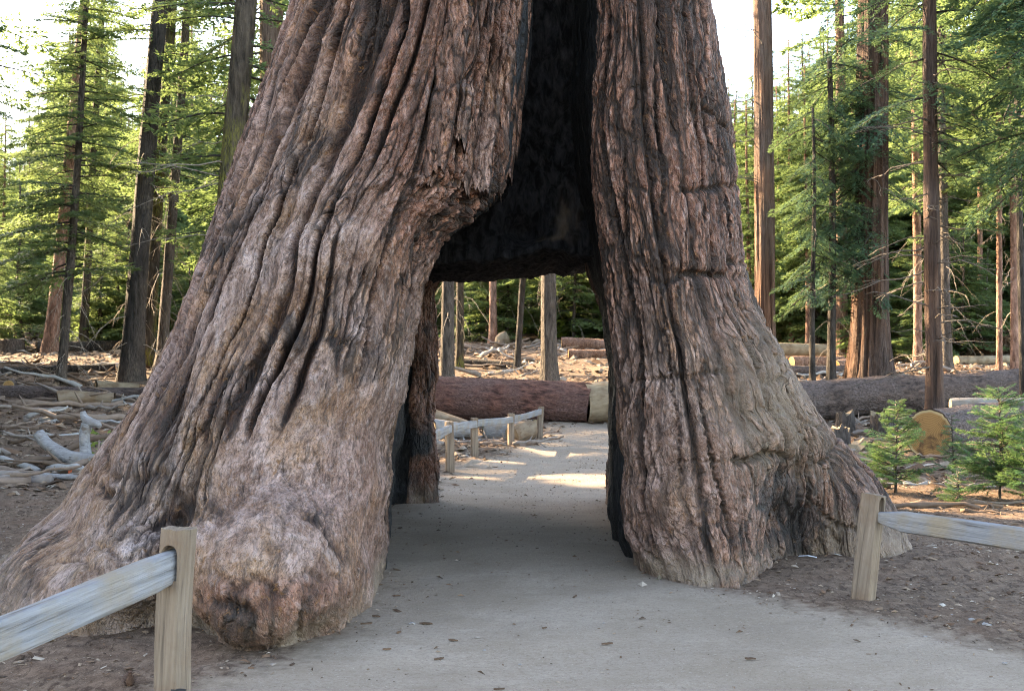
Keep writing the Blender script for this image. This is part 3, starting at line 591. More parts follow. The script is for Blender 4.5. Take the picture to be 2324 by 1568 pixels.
CREASE = {-1: [([(436, 1330), (470, 1300), (505, 1308), (540, 1335), (575, 1312), (610, 1322), (640, 1350), (675, 1312), (715, 1298), (750, 1322), (790, 1296), (830, 1306)], .016, .024),
               ([(395, 1110), (380, 1160), (392, 1200), (372, 1250)], .035, .07), ([(480, 1360), (540, 1378), (575, 1400), (560, 1460)], .028, .05), ([(450, 1340), (470, 1400), (480, 1450)], .025, .05),
               
               ([(600, 790), (680, 760), (760, 770), (840, 790), (900, 830)], .035, .02), 
               ([(150, 1230), (240, 1260), (300, 1250)], .02, .03),
               ([(1000, 440), (960, 600), (930, 760)], .016, .04), ([(900, 420), (880, 560), (840, 700)], .016, .035), ([(860, 620), (830, 800), (790, 900)], .014, .03), ([(930, 640), (900, 800), (880, 950)], .014, .03),
               ([(60, 1290), (120, 1270), (200, 1310)], .02, .03), ([(700, 1330), (690, 1400), (695, 1460)], .016, .03), ([(745, 1330), (735, 1400)], .014, .03), ([(800, 1340), (790, 1400)], .012, .02)],
          1: [([(1660, 1050), (1700, 1045), (1740, 1030), (1780, 1045)], .025, .07), ([(1400, 875), (1450, 860), (1510, 858), (1560, 855)], .014, .03), ([(1480, 640), (1540, 625), (1600, 618), (1660, 630)], .025, .05),
              ([(1560, 860), (1590, 845), (1650, 848)], .014, .03), ([(1590, 820), (1600, 960), (1620, 1060), (1650, 1180), (1680, 1290)], .016, .05), ([(1500, 620), (1510, 760), (1520, 860), (1540, 1000), (1545, 1110)], .014, .035),
              ([(1440, 900), (1470, 1000), (1490, 1080)], .014, .03), ([(1440, 640), (1450, 760), (1450, 850)], .016, .04), ([(1830, 1060), (1860, 1000), (1890, 1010)], .02, .04), ([(1850, 1150), (1900, 1190), (1960, 1200)], .02, .05),
              ([(1790, 950), (1830, 970), (1850, 960)], .02, .05), ([(1500, 1060), (1560, 1045), (1640, 1050)], .012, .02), ([(1420, 1150), (1450, 1220), (1500, 1280)], .02, .04), ([(1540, 410), (1580, 430), (1640, 420)], .02, .04),
              ([(1600, 100), (1605, 250), (1600, 420)], .02, .05), ([(1500, 0), (1490, 200), (1505, 420), (1500, 620)], .02, .05), ([(1410, 300), (1420, 500), (1430, 640)], .018, .05), ([(1660, 700), (1700, 800), (1720, 880)], .02, .04), ([(1830, 880), (1840, 900), (1852, 930)], .03, .08)]}

seq_root = empty('giant_sequoia', (0, 9.7, 0))
tag(seq_root, 'giant sequoia with a tunnel cut through its flared fluted trunk', 'tree')
def to_root(o): o.location = -seq_root.location
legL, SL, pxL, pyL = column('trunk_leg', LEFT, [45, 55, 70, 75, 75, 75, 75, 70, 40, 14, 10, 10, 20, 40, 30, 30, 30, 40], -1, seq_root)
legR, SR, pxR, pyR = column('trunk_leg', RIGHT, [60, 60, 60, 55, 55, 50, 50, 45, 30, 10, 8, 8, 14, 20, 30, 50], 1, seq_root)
for o in (legL, legR): to_root(o)

# charred heartwood between the two legs: front wall, tunnel ceiling, back
def heartwood():
    nx = 230; xs = np.linspace(-1.45, 1.3, nx); rows = []
    prof = []   # (y, z, zone) along the profile, top front to back top
    for z in np.concatenate([np.arange(14, 5.2, -.25), np.arange(5.2, 2.78, -.014)]): prof.append((float(np.interp(z, [2.7, 3.4, 4.2, 5.2, 14], [10.95, 10.75, 10.3, 10.0, 9.9])), z))
    for a in np.linspace(0, math.pi / 2, 8)[1:]: prof.append((10.95 + .12 * (1 - math.cos(a)), 2.78 - .12 * math.sin(a)))
    for y in np.arange(11.08, 13.2, .016): prof.append((y, 2.66))
    for a in np.linspace(0, math.pi / 2, 6)[1:]: prof.append((13.2 + .1 * math.sin(a), 2.66 + .1 * (1 - math.cos(a))))
    for z in np.arange(2.8, 14, .12): prof.append((float(np.interp(z, [2.7, 3.4, 4.2, 5.5, 14], [13.3, 12.2, 11.6, 11.3, 10.8])), z))
    P = np.array(prof); n = len(P)
    X = np.repeat(xs[None], n, 0); Y = np.repeat(P[:, :1], nx, 1); Z = np.repeat(P[:, 1:], nx, 1)
    lift = np.interp(xs, [-1.4, -.3, .1, .5, .62, 1.2], [0, .0, .06, .14, .06, .17])[None] * sst(-Z, -3.3, -2.8)
    bow = .35 * (1 - ((X + .1) / 1.4) ** 2) * (Z > 2.7) * (np.arange(n)[:, None] < (P[:, 1] > 2.75).cumsum().max() * 0 + 250)
    Y = Y + bow * sst(Z, 2.6, 3.2); Z = Z + lift
    nz = .05 * fbm(X * 2.2, Z * 1.1 + Y * 1.3, 61, 4) + .018 * fbm(X * 9, Z * 5 + Y * 6, 63, 3)
    fz = np.arange(n)[:, None]; nf = int((P[:, 1] > 2.78).argmin())
    isf = fz < nf
    Y = Y - np.where(isf, nz * 1.4, 0); Z = Z + np.where(~isf & (Z < 3.0), nz * 1.1, 0)
    # hollow knot and paler scraped wood low on the wall
    px, py = proj(np.stack([X, Y, Z], -1))
    e = ((px - 1190) / 40) ** 2 + ((py - 530) / 30) ** 2; Y = Y + np.where(isf, .28 * np.exp(-e), 0)
    e2 = ((px - 1240) / 45) ** 2 + ((py - 560) / 14) ** 2; Y = Y - np.where(isf, .08 * np.exp(-e2), 0)
    pale = np.exp(-((px - 1285) / 22) ** 2 - ((py - 505) / 55) ** 2) * .55 + np.exp(-((px - 1255) / 30) ** 2 - ((py - 548) / 10) ** 2) * .6
    pale = np.where(isf, pale * (.4 + sst(fbm(X * 8, Z * 3, 66, 3), -.2, .3)), 0)
    V = np.stack([X, Y, Z], -1).reshape(-1, 3)
    o = link('charred_heartwood', mesh_np('charred_heartwood', V, grid_faces(n, nx)[:, ::-1], True, {'rnd': np.clip(pale, 0, .8).ravel()}), M['char'], seq_root); to_root(o)
heartwood()
# broken bark slabs hanging over the mouth of the tunnel
def bark_slab(x0, y0, x1, y1, wpx, thick, seed):
    m = (pyL > min(y0, y1) - 60) & (pyL < max(y0, y1) + 60)
    def sp(a, b):
        d = np.hypot(pxL - a, pyL - b) + (SL[..., 1] > 9) * 1e6; return SL[np.unravel_index(d.argmin(), d.shape)]
    rg = np.random.RandomState(seed); n, k = 130, 18
    a, b = sp(x0, y0), sp(x1, y1); P = a + (b - a) * np.linspace(0, 1, n)[:, None]
    P[:, 1] -= -.015 + .06 * np.linspace(0, 1, n) ** 1.5; P[:, 0] += .02 * pn(np.linspace(0, 4, n), np.zeros(n), seed + 8)
    w = wpx / 2500 * 8.; s = np.linspace(-1, 1, k)
    wid = w * (.52 + .12 * pn(np.linspace(0, 6, n), np.zeros(n), seed) - .10 * np.linspace(0, 1, n) ** 4)
    prof = thick * (1 - np.abs(s) ** 3.0)
    front = P[:, None] + np.stack([wid[:, None] * s[None], -(prof[None] * np.minimum(1, np.linspace(0, 6, n))[:, None]) , np.zeros((n, k))], -1)
    zend = .09 * pn(s * 3, s * 0 + seed, seed + 3)
    front[-1, :, 2] += zend; front[-2, :, 2] += zend * .6; front[-3, :, 2] += zend * .3
    u, v = np.meshgrid(s * w, np.linspace(0, 1, n) * np.linalg.norm(b - a))
    fq, ci = cells(u * 11 + seed, v * 4.5 + seed, seed % 7); front[..., 1] -= .022 * (np.abs(pn(u * 9, v * .8, seed)) * 2 - .7) + .022 * (ci - .5) + .012 * sst(fq, .02, .2) + .010 * pn(u * 9, v * 20, seed + 5) + .012 * fbm(u * 26, v * 9, seed, 3)
    back = front.copy(); back[..., 1] = P[:, 1:2] + .16
    V = np.concatenate([front.reshape(-1, 3), back.reshape(-1, 3)]); F = [grid_faces(n, k), grid_faces(n, k)[:, ::-1] + n * k]
    j = np.arange(k - 1); i = np.arange(n - 1); o_ = n * k; B = (n - 1) * k
    F.append(np.stack([B + j, B + j + 1, B + j + 1 + o_, B + j + o_], -1)[:, ::-1])
    F.append(np.stack([i * k, (i + 1) * k, (i + 1) * k + o_, i * k + o_], -1)[:, ::-1]); F.append(np.stack([i * k + k - 1, (i + 1) * k + k - 1, (i + 1) * k + k - 1 + o_, i * k + k - 1 + o_], -1))
    rid = np.concatenate([np.clip(.25 + .7 * sst(fq, .02, .25) + .25 * (ci - .5) + .2 * pn(u * 9, v * 2, seed) - .5 * (np.abs(s)[None] > .85), 0, 1).ravel(), np.full(n * k, .15)])
    ton = np.full(len(V), .55 + .3 * rg.rand())
    uv = np.stack([V[:, 0] + seed, V[:, 2], 0 * V[:, 0]], -1)
    o = link('bark_slab', mesh_np('bark_slab', V, F, True, {'buv': uv, 'ridge': rid, 'tone': ton, 'char': 0 * ton, 'crk': .8 + 0 * ton, 'hair': np.concatenate([(.8 * fbm(u * 26, v * 9, seed, 3)).ravel(), np.zeros(n * k)]), 'dust': 0 * ton}), M['seq'], seq_root); to_root(o)
for i, a in enumerate([(1050, -70, 985, 392, 62, .05), (1100, -70, 1040, 428, 60, .06), (1140, -70, 1085, 436, 58, .07), (1172, -70, 1122, 450, 50, .07), (1194, -60, 1150, 405, 40, .07),
                       (1202, -60, 1172, 345, 28, .07), (1010, 250, 965, 420, 46, .045), (1150, 100, 1138, 292, 34, .10), (1060, 180, 1048, 330, 30, .08)]): bark_slab(*a, 200 + i)

# ------------------------------------------------------------------ conifers
def spray(rg, L, nsub, nleaf, ll, lw, droop=.18, fan=55, sag=.12, frac=.42, up=0.):
    """leaf triangles (m,3,3) of one flat conifer branch along +x, plus its centre line"""
    p = np.repeat(np.linspace(.10, 1, nsub), 2); p = np.clip(p + rg.uniform(-.03, .03, len(p)), .03, 1); sgn = np.tile([-1., 1.], nsub)
    ax = np.stack([p * L, .04 * L * np.sin(p * 5 + rg.rand() * 6), -droop * L * p ** 2 + up * L * p], -1)
    a = np.radians(fan + rg.uniform(-12, 12, len(p))) * sgn
    l = L * frac * (1 - p) ** .7 * rg.uniform(.55, 1.15, len(p)) + .10 * L
    d = np.stack([np.cos(a), np.sin(a), rg.uniform(-.15, .15, len(p))], -1)
    q = np.linspace(.12, 1, nleaf)[None]; q = np.clip(q + rg.uniform(-.05, .05, (len(p), nleaf)), .05, 1.02)
    pos = ax[:, None] + (l[:, None] * q)[..., None] * d[:, None]
    pos[..., 2] -= sag * (l[:, None] * q) ** 2 / (.3 * L) + rg.uniform(-.02, .02, q.shape) * L
    s2 = np.where(rg.rand(*q.shape) < .5, -1, 1); a2 = a[:, None] + s2 * np.radians(rg.uniform(10, 62, q.shape))
    ld = np.stack([np.cos(a2), np.sin(a2), rg.uniform(-.55, .25, q.shape)], -1); ld /= np.linalg.norm(ld, axis=-1, keepdims=True)
    side = np.cross(ld, np.stack([rg.uniform(-.5, .5, q.shape), rg.uniform(-.5, .5, q.shape), np.ones(q.shape)], -1)); side /= np.linalg.norm(side, axis=-1, keepdims=True)
    le = ll * rg.uniform(.6, 1.3, q.shape)[..., None]
    T = np.stack([pos - side * lw / 2, pos + side * lw / 2, pos + ld * le], -2).reshape(-1, 3, 3)
    x = np.linspace(0, 1, 6); line = np.stack([x * L, .04 * L * np.sin(x * 5), -droop * L * x ** 2 + up * L * x], -1)
    return T, line
def rotm(az, tilt, roll=0.):
    return np.array((Matrix.Rotation(az, 3, 'Z') @ Matrix.Rotation(-tilt, 3, 'Y') @ Matrix.Rotation(roll, 3, 'X')))
_rg = np.random.RandomState(11); DENS = 1.2
def variants(n, **k): return [spray(_rg, 1., **k) for _ in range(n)]
SPRAY = dict(
    fir=variants(6, nsub=14, nleaf=10, ll=.085, lw=.036, droop=.16),
    far=variants(5, nsub=12, nleaf=9, ll=.12, lw=.055, droop=.18),
    cedar=variants(6, nsub=18, nleaf=14, ll=.062, lw=.024, droop=.32, sag=.30, fan=48),
    dense=variants(4, nsub=8, nleaf=7, ll=.20, lw=.12, droop=.16),
    sap=variants(5, nsub=14, nleaf=20, ll=.085, lw=.018, droop=.02, up=.12, fan=50, sag=.02, frac=.5))
def axis_fn(H, lean, bend, seed):
    def f(h):
        h = np.asarray(h, float); t = h / H
        return np.stack([lean[0] * h + bend * np.sin(t * 5 + seed), lean[1] * h + bend * .6 * np.cos(t * 4 + seed), h], -1)
    return f
def trunk_mesh(name, H, r0, ax, seed, k=20, rows=60, flare=.5, ridge=.10, top=.25, freq=3., visible=None):
    h = np.concatenate([[-.35], H * np.linspace(0, 1, rows) ** 1.25]); r = r0 * (1 - (1 - top) * np.clip(h, 0, H) / H)
    r = r * (1 + flare * np.exp(-np.maximum(h, 0) / (r0 * 2.2)))
    V, Q, T = tube(ax(h), r, k, ridge, seed, True, freq, 1., .35)
    return mesh_np(name, V, [Q, T], True)
def crown_meshes(rg, ax, specs, H, r0, kind, wood_k=3):
    """specs: list of (h, azimuth, length, tilt)"""
    Ts = []; rn = []; W = MB()
    for h, az, L, ti in specs:
        T, line = SPRAY[kind][rg.randint(len(SPRAY[kind]))]
        R = rotm(az, ti, rg.uniform(-.35, .35)) * L; b = ax(h)
        Ts.append(T.reshape(-1, 3) @ R.T + b); rn.append(np.repeat(np.clip(rg.rand(len(T)) * .6 + rg.rand() * .4, 0, 1), 3))
        W.tube(line @ R.T + b, np.linspace(.022, .006, 6) * max(.4, L ** .6), wood_k, val=rg.rand() * .4)
    V = np.concatenate(Ts); F = np.arange(len(V)).reshape(-1, 3)
    return mesh_np('crown', V, F, False, {'rnd': np.concatenate(rn)}), W.mesh('branches')
def dead_branches(rg, ax, H, r0, n, h0, h1, L0, L1, droop, col=(.2, .9), thick=.012, az=None):
    W = MB()
    for i in range(n):
        h = rg.uniform(h0, h1); a = rg.uniform(0, 2 * np.pi) if az is None else rg.uniform(*az); L = rg.uniform(L0, L1)
        s = np.linspace(0, 1, 7); wob = np.cumsum(rg.uniform(-.05, .05, (7, 3)), 0) * L; wob[0] = 0
        P = ax(h) + np.stack([np.cos(a) * s * L, np.sin(a) * s * L, L * (rg.uniform(-.1, .2) * s - droop * rg.uniform(.5, 1.4) * s ** 2)], -1) + wob
        c = rg.uniform(*col); W.tube(P, np.linspace(thick, thick * .3, 7) * L ** .5, 3, val=c)
        for j in range(rg.randint(2, 5)):
            k = rg.randint(2, 6); a2 = a + rg.uniform(-1, 1); l = L * rg.uniform(.12, .3)
            Q = P[k] + np.stack([np.cos(a2) * s * l, np.sin(a2) * s * l, -l * droop * 1.2 * s ** 2 + rg.uniform(-.2, .2) * l * s], -1)
            W.tube(Q[::2], np.linspace(thick * .5, thick * .2, 4) * L ** .5, 3, val=c)
    return W.mesh('dead_branches')
def specs_for(rg, n, h0, h1, Lf, tilt=(-.25, .15), az=(0, 2 * np.pi), mul=None):
    n = int(n * (mul or DENS)); out = []
    for i in range(n):
        h = h0 + (h1 - h0) * ((i + rg.rand()) / n)
        out.append((h, rg.uniform(*az), Lf(h) * rg.uniform(.65, 1.2), rg.uniform(*tilt)))
    return out
def tree(name, label, loc, H, r0, bark, leaf=None, kind='fir', specs=(), lean=(0, 0), bend=.05, seed=0, dead=None, group=None, cat='tree', **tk):
    ax = axis_fn(H, lean, bend, seed); rg = np.random.RandomState(seed); o0 = ax(0.)
    ax2 = lambda h: ax(h) - o0
    t = empty(name, loc); tag(t, label, cat, group)
    link('trunk', trunk_mesh('trunk', H, r0, ax2, seed, **tk), M[bark], t)
    if len(specs):
        c, w = crown_meshes(rg, ax2, specs, H, r0, kind); link('crown', c, M[leaf], t)['kind'] = 'stuff'; link('branches', w, M['dark'] if kind != 'sap' else M['deadtwig'], t)['kind'] = 'stuff'
    for d in (dead or []):
        if d.pop('single', 0):
            for i in range(d.pop('n')): link('dead_limb', dead_branches(rg, ax2, H, r0, n=1, **d), M['deadtwig'], t)
        else: link('dead_branches', dead_branches(rg, ax2, H, r0, **d), M['deadtwig'], t)['kind'] = 'stuff'
    return t
def lean_to(base, px, py, Y=None):
    """lean (dx/dz, dy/dz) so that the trunk crosses pixel px at height of py"""
    p = at(px, py, base.y); return ((p.x - base.x) / max(.5, p.z - base.z), 0.)
RG = np.random.RandomState(5)
pi2 = 2 * np.pi
# ---- left of the sequoia
b = on_ground(478, 24); tree('mossy_fir', 'dark mossy conifer trunk close behind the fluted left flank of the tunnel tree', b, 17, .30, 'mossy', 'firleaf', 'fir',
     specs_for(RG, 60, 3.8, 16, lambda h: 1.9, az=(-.2, 3.5)), lean_to(b, 566, 0), .04, 1, [dict(single=1, n=9, h0=3.5, h1=10, L0=1., L1=2.6, droop=.35, col=(.05, .5), az=(2.2, 4.2))], k=28, rows=90, top=.6)
b = on_ground(617, 30); tree('red_conifer', 'red-barked conifer trunk between the mossy trunk and the tunnel tree', b, 20, .38, 'redwood', 'firleaf', 'fir',
     specs_for(RG, 70, 3.2, 18, lambda h: 2.2, az=(-.3, 3.9)), (0, 0), .03, 2, k=28, rows=90, top=.7)
b = on_ground(298, 30); tree('burnt_fir', 'tall fire-blackened conifer trunk leaning slightly, beside a mossy trunk', b, 19, .28, 'burnt', 'firleaf', 'fir',
     specs_for(RG, 44, 5.2, 19, lambda h: 1.0 + .06 * h), lean_to(b, 366, 0), .05, 3, [dict(n=26, h0=.8, h1=7, L0=.6, L1=1.7, droop=.9, col=(.3, .9))], k=24, rows=90, top=.55)
b = on_ground(336, 33.5); tree('moss_covered_fir', 'yellow-green moss-covered trunk right behind the burnt leaning trunk', b, 18, .19, 'mossy', 'pineleaf', 'fir',
     specs_for(RG, 40, 5, 18, lambda h: 1.3), lean_to(b, 384, 0), .05, 4, [dict(n=14, h0=.8, h1=6, L0=.5, L1=1.4, droop=.9, col=(.4, 1))], k=18, top=.6)
b = on_ground(366, 33); tree('slender_dark_fir', 'slender dark conifer hung with pale dead twigs, next to the moss-covered trunk', b, 19, .165, 'fir', 'firleaf', 'fir',
     specs_for(RG, 60, 5, 19, lambda h: 1.7 - .03 * h), lean_to(b, 418, 0), .05, 5, [dict(n=34, h0=.6, h1=7, L0=.5, L1=1.8, droop=1.1, col=(.35, 1), thick=.011)], k=18, top=.5)
b = on_ground(138, 29); tree('sunlit_base_fir', 'thin conifer with sunlit lower trunk and dense crown, standing in the fallen branches', b, 15.0, .125, 'fir', 'firleaf', 'fir',
     specs_for(RG, 120, 2.8, 15.0, lambda h: .45 + 1.35 * (15 - h) / 12), lean_to(b, 174, 330), .05, 6, [dict(n=26, h0=.3, h1=3.5, L0=.5, L1=1.3, droop=1.0, col=(.5, 1), thick=.012)], k=16, top=.3)
b = on_ground(112, 40); tree('brown_fir', 'brown conifer trunk behind the thin sunlit-based one', b, 18.5, .24, 'pine', 'pineleaf', 'fir',
     specs_for(RG, 90, 4.5, 18.5, lambda h: .5 + 1.9 * (19 - h) / 14), lean_to(b, 178, 180), .05, 7, k=16, top=.4)
b = on_ground(188, 42); tree('pale_green_fir', 'pale green conifer with a straight trunk rising into open sky', b, 19, .17, 'mossy', 'pineleaf', 'fir',
     specs_for(RG, 110, 5.5, 19, lambda h: .5 + 1.7 * (19 - h) / 13), lean_to(b, 240, 0), .05, 8, k=14, top=.4)
b = on_ground(-70, 22); tree('edge_fir', 'dark conifer whose branch tips hang into open sky beside the pale green one', b, 16, .22, 'fir', 'firleaf', 'fir',
     specs_for(RG, 26, 6.2, 16, lambda h: 1.5, az=(-1.0, 1.0)), (0, 0), .05, 9, k=14, top=.4)
b = on_ground(160, 48); 
# ---- seen through the tunnel
b = on_ground(1246, 38); tree('vine_draped_fir', 'grey-brown trunk with pale drooping dead branches, seen through the tunnel', b, 17, .28, 'fir', 'firleaf', 'fir',
     specs_for(RG, 30, 6, 17, lambda h: 2.), (0, 0), .04, 10, [dict(n=16, h0=2.4, h1=5.4, L0=.3, L1=.6, droop=2.4, col=(.25, .6), thick=.016)], k=24, top=.6, ridge=.16)
b = on_ground(1173, 42); tree('thin_dark_fir', 'thin dark trunk left of the pale-branched one, seen through the tunnel', b, 15, .13, 'burnt', 'pineleaf', 'fir',
     specs_for(RG, 36, 3.6, 15, lambda h: 1.7), lean_to(b, 1186, 620), .04, 11, k=14, top=.6)
b = on_ground(1014, 36); tree('shaded_fir', 'dark trunk close to the left wall of the tunnel, seen through it', b, 16, .23, 'fir', 'firleaf', 'fir',
     specs_for(RG, 20, 6, 16, lambda h: 2.), (0, 0), .04, 12, [dict(n=16, h0=.5, h1=5, L0=.5, L1=1.3, droop=1.2, col=(.4, .9))], k=20, top=.6)
b = on_ground(1043, 43); tree('striped_fir', 'narrow trunk draped with dead twigs beside the dark one, seen through the tunnel', b, 16, .16, 'mossy', 'pineleaf', 'fir',
     specs_for(RG, 30, 4.4, 16, lambda h: 1.8), (0, 0), .04, 13, [dict(n=20, h0=.5, h1=5, L0=.5, L1=1.3, droop=1.2, col=(.5, 1))], k=14, top=.6)
b = on_ground(1119, 57); tree('red_pine', 'straight red-barked trunk at the sunlit edge of the clearing, seen through the tunnel', b, 20, .21, 'pine', 'pineleaf', 'fir',
     specs_for(RG, 46, 4.4, 20, lambda h: 2.1), (0, 0), .04, 14, k=14, top=.6)
# ---- right of the sequoia
b = on_ground(1737, 32); tree('sunlit_redwood', 'straight young sequoia with one orange sunlit side, no foliage on its trunk', b, 22, .285, 'redwood', 'pineleaf', 'fir',
     (), (0, 0), .02, 20, [dict(single=1, n=16, h0=5, h1=13, L0=.7, L1=2.2, droop=.15, col=(.05, .4), az=(2.3, 4.4))], k=64, rows=120, top=.78, ridge=.16, flare=.25, freq=6)
b = on_ground(1974, 30)
cs = specs_for(RG, 46, 3.2, 8.6, lambda h: 1.9, (-.5, -.02), (2.3, 4.3)) + specs_for(RG, 26, 7.5, 14, lambda h: 1.9, (-.4, .1)) + specs_for(RG, 6, 2.0, 3.6, lambda h: .8, (-.8, -.3), (3.2, 5.6)) + specs_for(RG, 12, 5, 10, lambda h: 1.3, (-.4, .1), (-.9, .6))
tree('incense_cedar', 'massive cedar with deeply furrowed flared base and blue-green sprays, behind the long log', b, 20, .44, 'cedar', 'cedarleaf', 'cedar', cs, lean_to(b, 1986, 0), .02, 21,
     [dict(single=1, n=10, h0=2.5, h1=7, L0=.9, L1=2.0, droop=.5, col=(.1, .5), az=(2.4, 5.2))], k=64, rows=140, top=.85, ridge=.20, flare=.55, freq=4.5)
b = on_ground(2121, 22.3)
tree('dead_limbed_cedar', 'slim grey-brown cedar bristling with bare dead limbs, rising behind the sawn log', b, 16, .165, 'cedar', 'cedarleaf', 'cedar',
     specs_for(RG, 26, 6.4, 12, lambda h: 1.5, (-.4, .1)) + specs_for(RG, 8, 5.2, 6.4, lambda h: 1.1, (-.4, .0), (-1.2, .8)), (0, 0), .03, 22, [dict(single=1, n=64, h0=1.2, h1=7.5, L0=.7, L1=1.9, droop=.12, col=(0, .25), thick=.016)], k=30, rows=110, top=.62, ridge=.16, flare=.45, freq=4)
b = on_ground(1844, 29); tree('black_sapling_pole', 'thin black sapling trunk with feathery sprays left of the massive cedar', b, 7.5, .085, 'burnt', 'cedarleaf', 'cedar',
     specs_for(RG, 34, 2.3, 7.5, lambda h: 1.0, (-.5, 0)), (0, 0), .05, 23, k=12, top=.4)
b = on_ground(1886, 29.6); tree('grey_pole', 'dark grey young trunk between the black sapling and the massive cedar', b, 9, .125, 'burnt', 'cedarleaf', 'cedar',
     specs_for(RG, 30, 3.2, 9, lambda h: 1.1, (-.5, 0)), (0, 0), .04, 24, [dict(n=12, h0=1, h1=4, L0=.4, L1=1., droop=.9, col=(.3, .8))], k=14, top=.5)
b = on_ground(1911, 45); tree('red_cedar_behind', 'reddish trunk in the distance between the grey pole and the massive cedar', b, 22, .24, 'redwood', 'pineleaf', 'far',
     specs_for(RG, 30, 9, 22, lambda h: 2.2), (0, 0), .03, 25, k=16, top=.6)
b = on_ground(2083, 40); tree('lit_pine', 'pale sunlit pine trunk just behind the slim dead-limbed cedar', b, 20, .16, 'pine', 'pineleaf', 'far',
     specs_for(RG, 40, 6, 20, lambda h: 2.), (0, 0), .03, 26, [dict(n=12, h0=2, h1=7, L0=.5, L1=1.4, droop=.9, col=(.4, 1))], k=14, top=.6)
b = on_ground(2147, 37); tree('dusky_fir', 'dusky trunk with drooping dead twigs right of the slim dead-limbed cedar', b, 15, .19, 'fir', 'firleaf', 'fir',
     specs_for(RG, 40, 4.5, 15, lambda h: 1.8), (0, 0), .03, 27, [dict(n=30, h0=.5, h1=5, L0=.6, L1=1.6, droop=.9, col=(0, .6))], k=14, top=.5)
for i, (px, Y, r, lab) in enumerate([(2226, 48, .12, 'thin pinkish pine pole among the bright green foliage'), (2268, 37, .10, 'slender pink pine pole, second one from the dark edge trunk'), (2302, 36, .125, 'pinkish pine pole next to the dark edge trunk')]):
    b = on_ground(px, Y); tree('pine_pole', lab, b, 19, r, 'pine', 'pineleaf', 'far', specs_for(RG, 60, 6.0, 19, lambda h: 1.8), (0, 0), .04, 30 + i, [dict(n=12, h0=1.5, h1=7, L0=.4, L1=1.2, droop=.9, col=(.3, .9))], k=14, top=.6)
b = on_ground(2322, 25); tree('edge_pole', 'dark narrow trunk at the end of the long log', b, 15, .08, 'burnt', 'firleaf', 'fir', specs_for(RG, 36, 6.5, 13, lambda h: 1.8, (-.4, .1)), (0, 0), .03, 34, k=12, top=.6)
b = on_ground(2440, 21); tree('overhanging_cedar', 'cedar whose blue-green sprays hang over the dark narrow trunk', b, 15, .2, 'cedar', 'cedarleaf', 'cedar',
     specs_for(RG, 40, 5.2, 11, lambda h: 2.0, (-.4, .15), (1.8, 4.4)), (0, 0), .03, 35, k=14, top=.5)

# ---- the forest behind: shared meshes, every tree an object of its own
def proto(H, r0, n, h0, Lb, bark, leaf, seed, kind='far', deadn=10):
    rg = np.random.RandomState(seed); ax = axis_fn(H, (0, 0), .08, seed); o0 = ax(0.); ax2 = lambda h: ax(h) - o0
    c, w = crown_meshes(rg, ax2, specs_for(rg, n, h0, H, lambda h: .35 + Lb * ((H - h) / (H - h0)) ** .8, (-.3, .2), mul=1), H, r0, kind)
    t = trunk_mesh('trunk', H, r0, ax2, seed, k=12, rows=24, top=.2, flare=.35)
    d = dead_branches(rg, ax2, H, r0, deadn, .5, h0 + 2, .5, 1.6, .9, (.3, 1), .016) if deadn else None
    for me, m in ((c, leaf), (w, 'dark'), (t, bark)): me.materials.append(M[m])
    if d: d.materials.append(M['deadtwig'])
    return H, dict(trunk=t, crown=c, branches=w, **({'dead_branches': d} if d else {}))
PROTO = [proto(18, .20, 170, 2.2, 2.5, 'pine', 'pineleaf', 101), proto(20, .22, 170, 3.6, 2.4, 'fir', 'pineleaf', 102), proto(17, .18, 180, 1.4, 2.6, 'fir', 'firleaf', 103),
         proto(22, .24, 160, 6.0, 2.5, 'pine', 'firleaf', 104), proto(19, .15, 140, 3.0, 2.0, 'pine', 'pineleaf', 105)]
PSMALL = [proto(5, .06, 60, .3, 1.3, 'fir', 'pineleaf', 111, deadn=0), proto(4.2, .05, 56, .2, 1.2, 'fir', 'firleaf', 112, deadn=0), proto(6, .07, 60, .8, 1.4, 'fir', 'pineleaf', 113, deadn=12)]
PDENSE = [proto(26, .35, 170, .4, 4.6, 'fir', 'firleaf', 121, 'dense', 0)]
def plant(name, pr, loc, H, label, group, rz, wide=1.):
    h, parts = pr; s = H / h; t = empty(name, loc, rz); t.scale = (s * wide, s * wide, s); tag(t, label, 'tree', group)
    for k, me in parts.items():
        o = bpy.data.objects.new(k, me); COL.objects.link(o); o.parent = t
        if k != 'trunk': o['kind'] = 'stuff'
    return t
def top_y(px): return np.interp(px, [-300, 0, 90, 125, 250, 275, 335, 400, 600, 1640, 1665, 1725, 1850, 1950, 2400], [200, 240, 200, 40, 40, 130, 120, 0, -50, 60, 130, 110, 60, -20, -40])
def zone(px):
    for lim, w in ((30, 'under the open sky left of the brown fir'), (160, 'behind the brown fir'), (270, 'behind the pale green fir'), (345, 'behind the burnt leaning trunk'), (440, 'behind the slender dark fir'), (800, 'behind the mossy trunk'),
                   (1100, 'left of the red pine framed by the tunnel'), (1210, 'behind the thin dark trunk framed by the tunnel'), (1300, 'behind the vine-draped trunk framed by the tunnel'), (1500, 'near the right wall of the tunnel opening'), (1730, 'between the tunnel tree and the sunlit redwood'),
                   (1850, 'between the sunlit redwood and the black sapling'), (1960, 'behind the massive cedar, left side'), (2080, 'between the massive cedar and the dead-limbed cedar'), (2200, 'behind the dead-limbed cedar'), (2290, 'among the pine poles')):
        if px < lim: return w
    return 'beyond the dark edge trunk'
slots = [(-260, -40, 4), (-40, 120, 18), (120, 420, 26), (420, 650, 9), (650, 950, 4), (950, 1420, 30), (1420, 1640, 5), (1640, 1860, 26), (1860, 2330, 42), (2330, 2560, 8)]
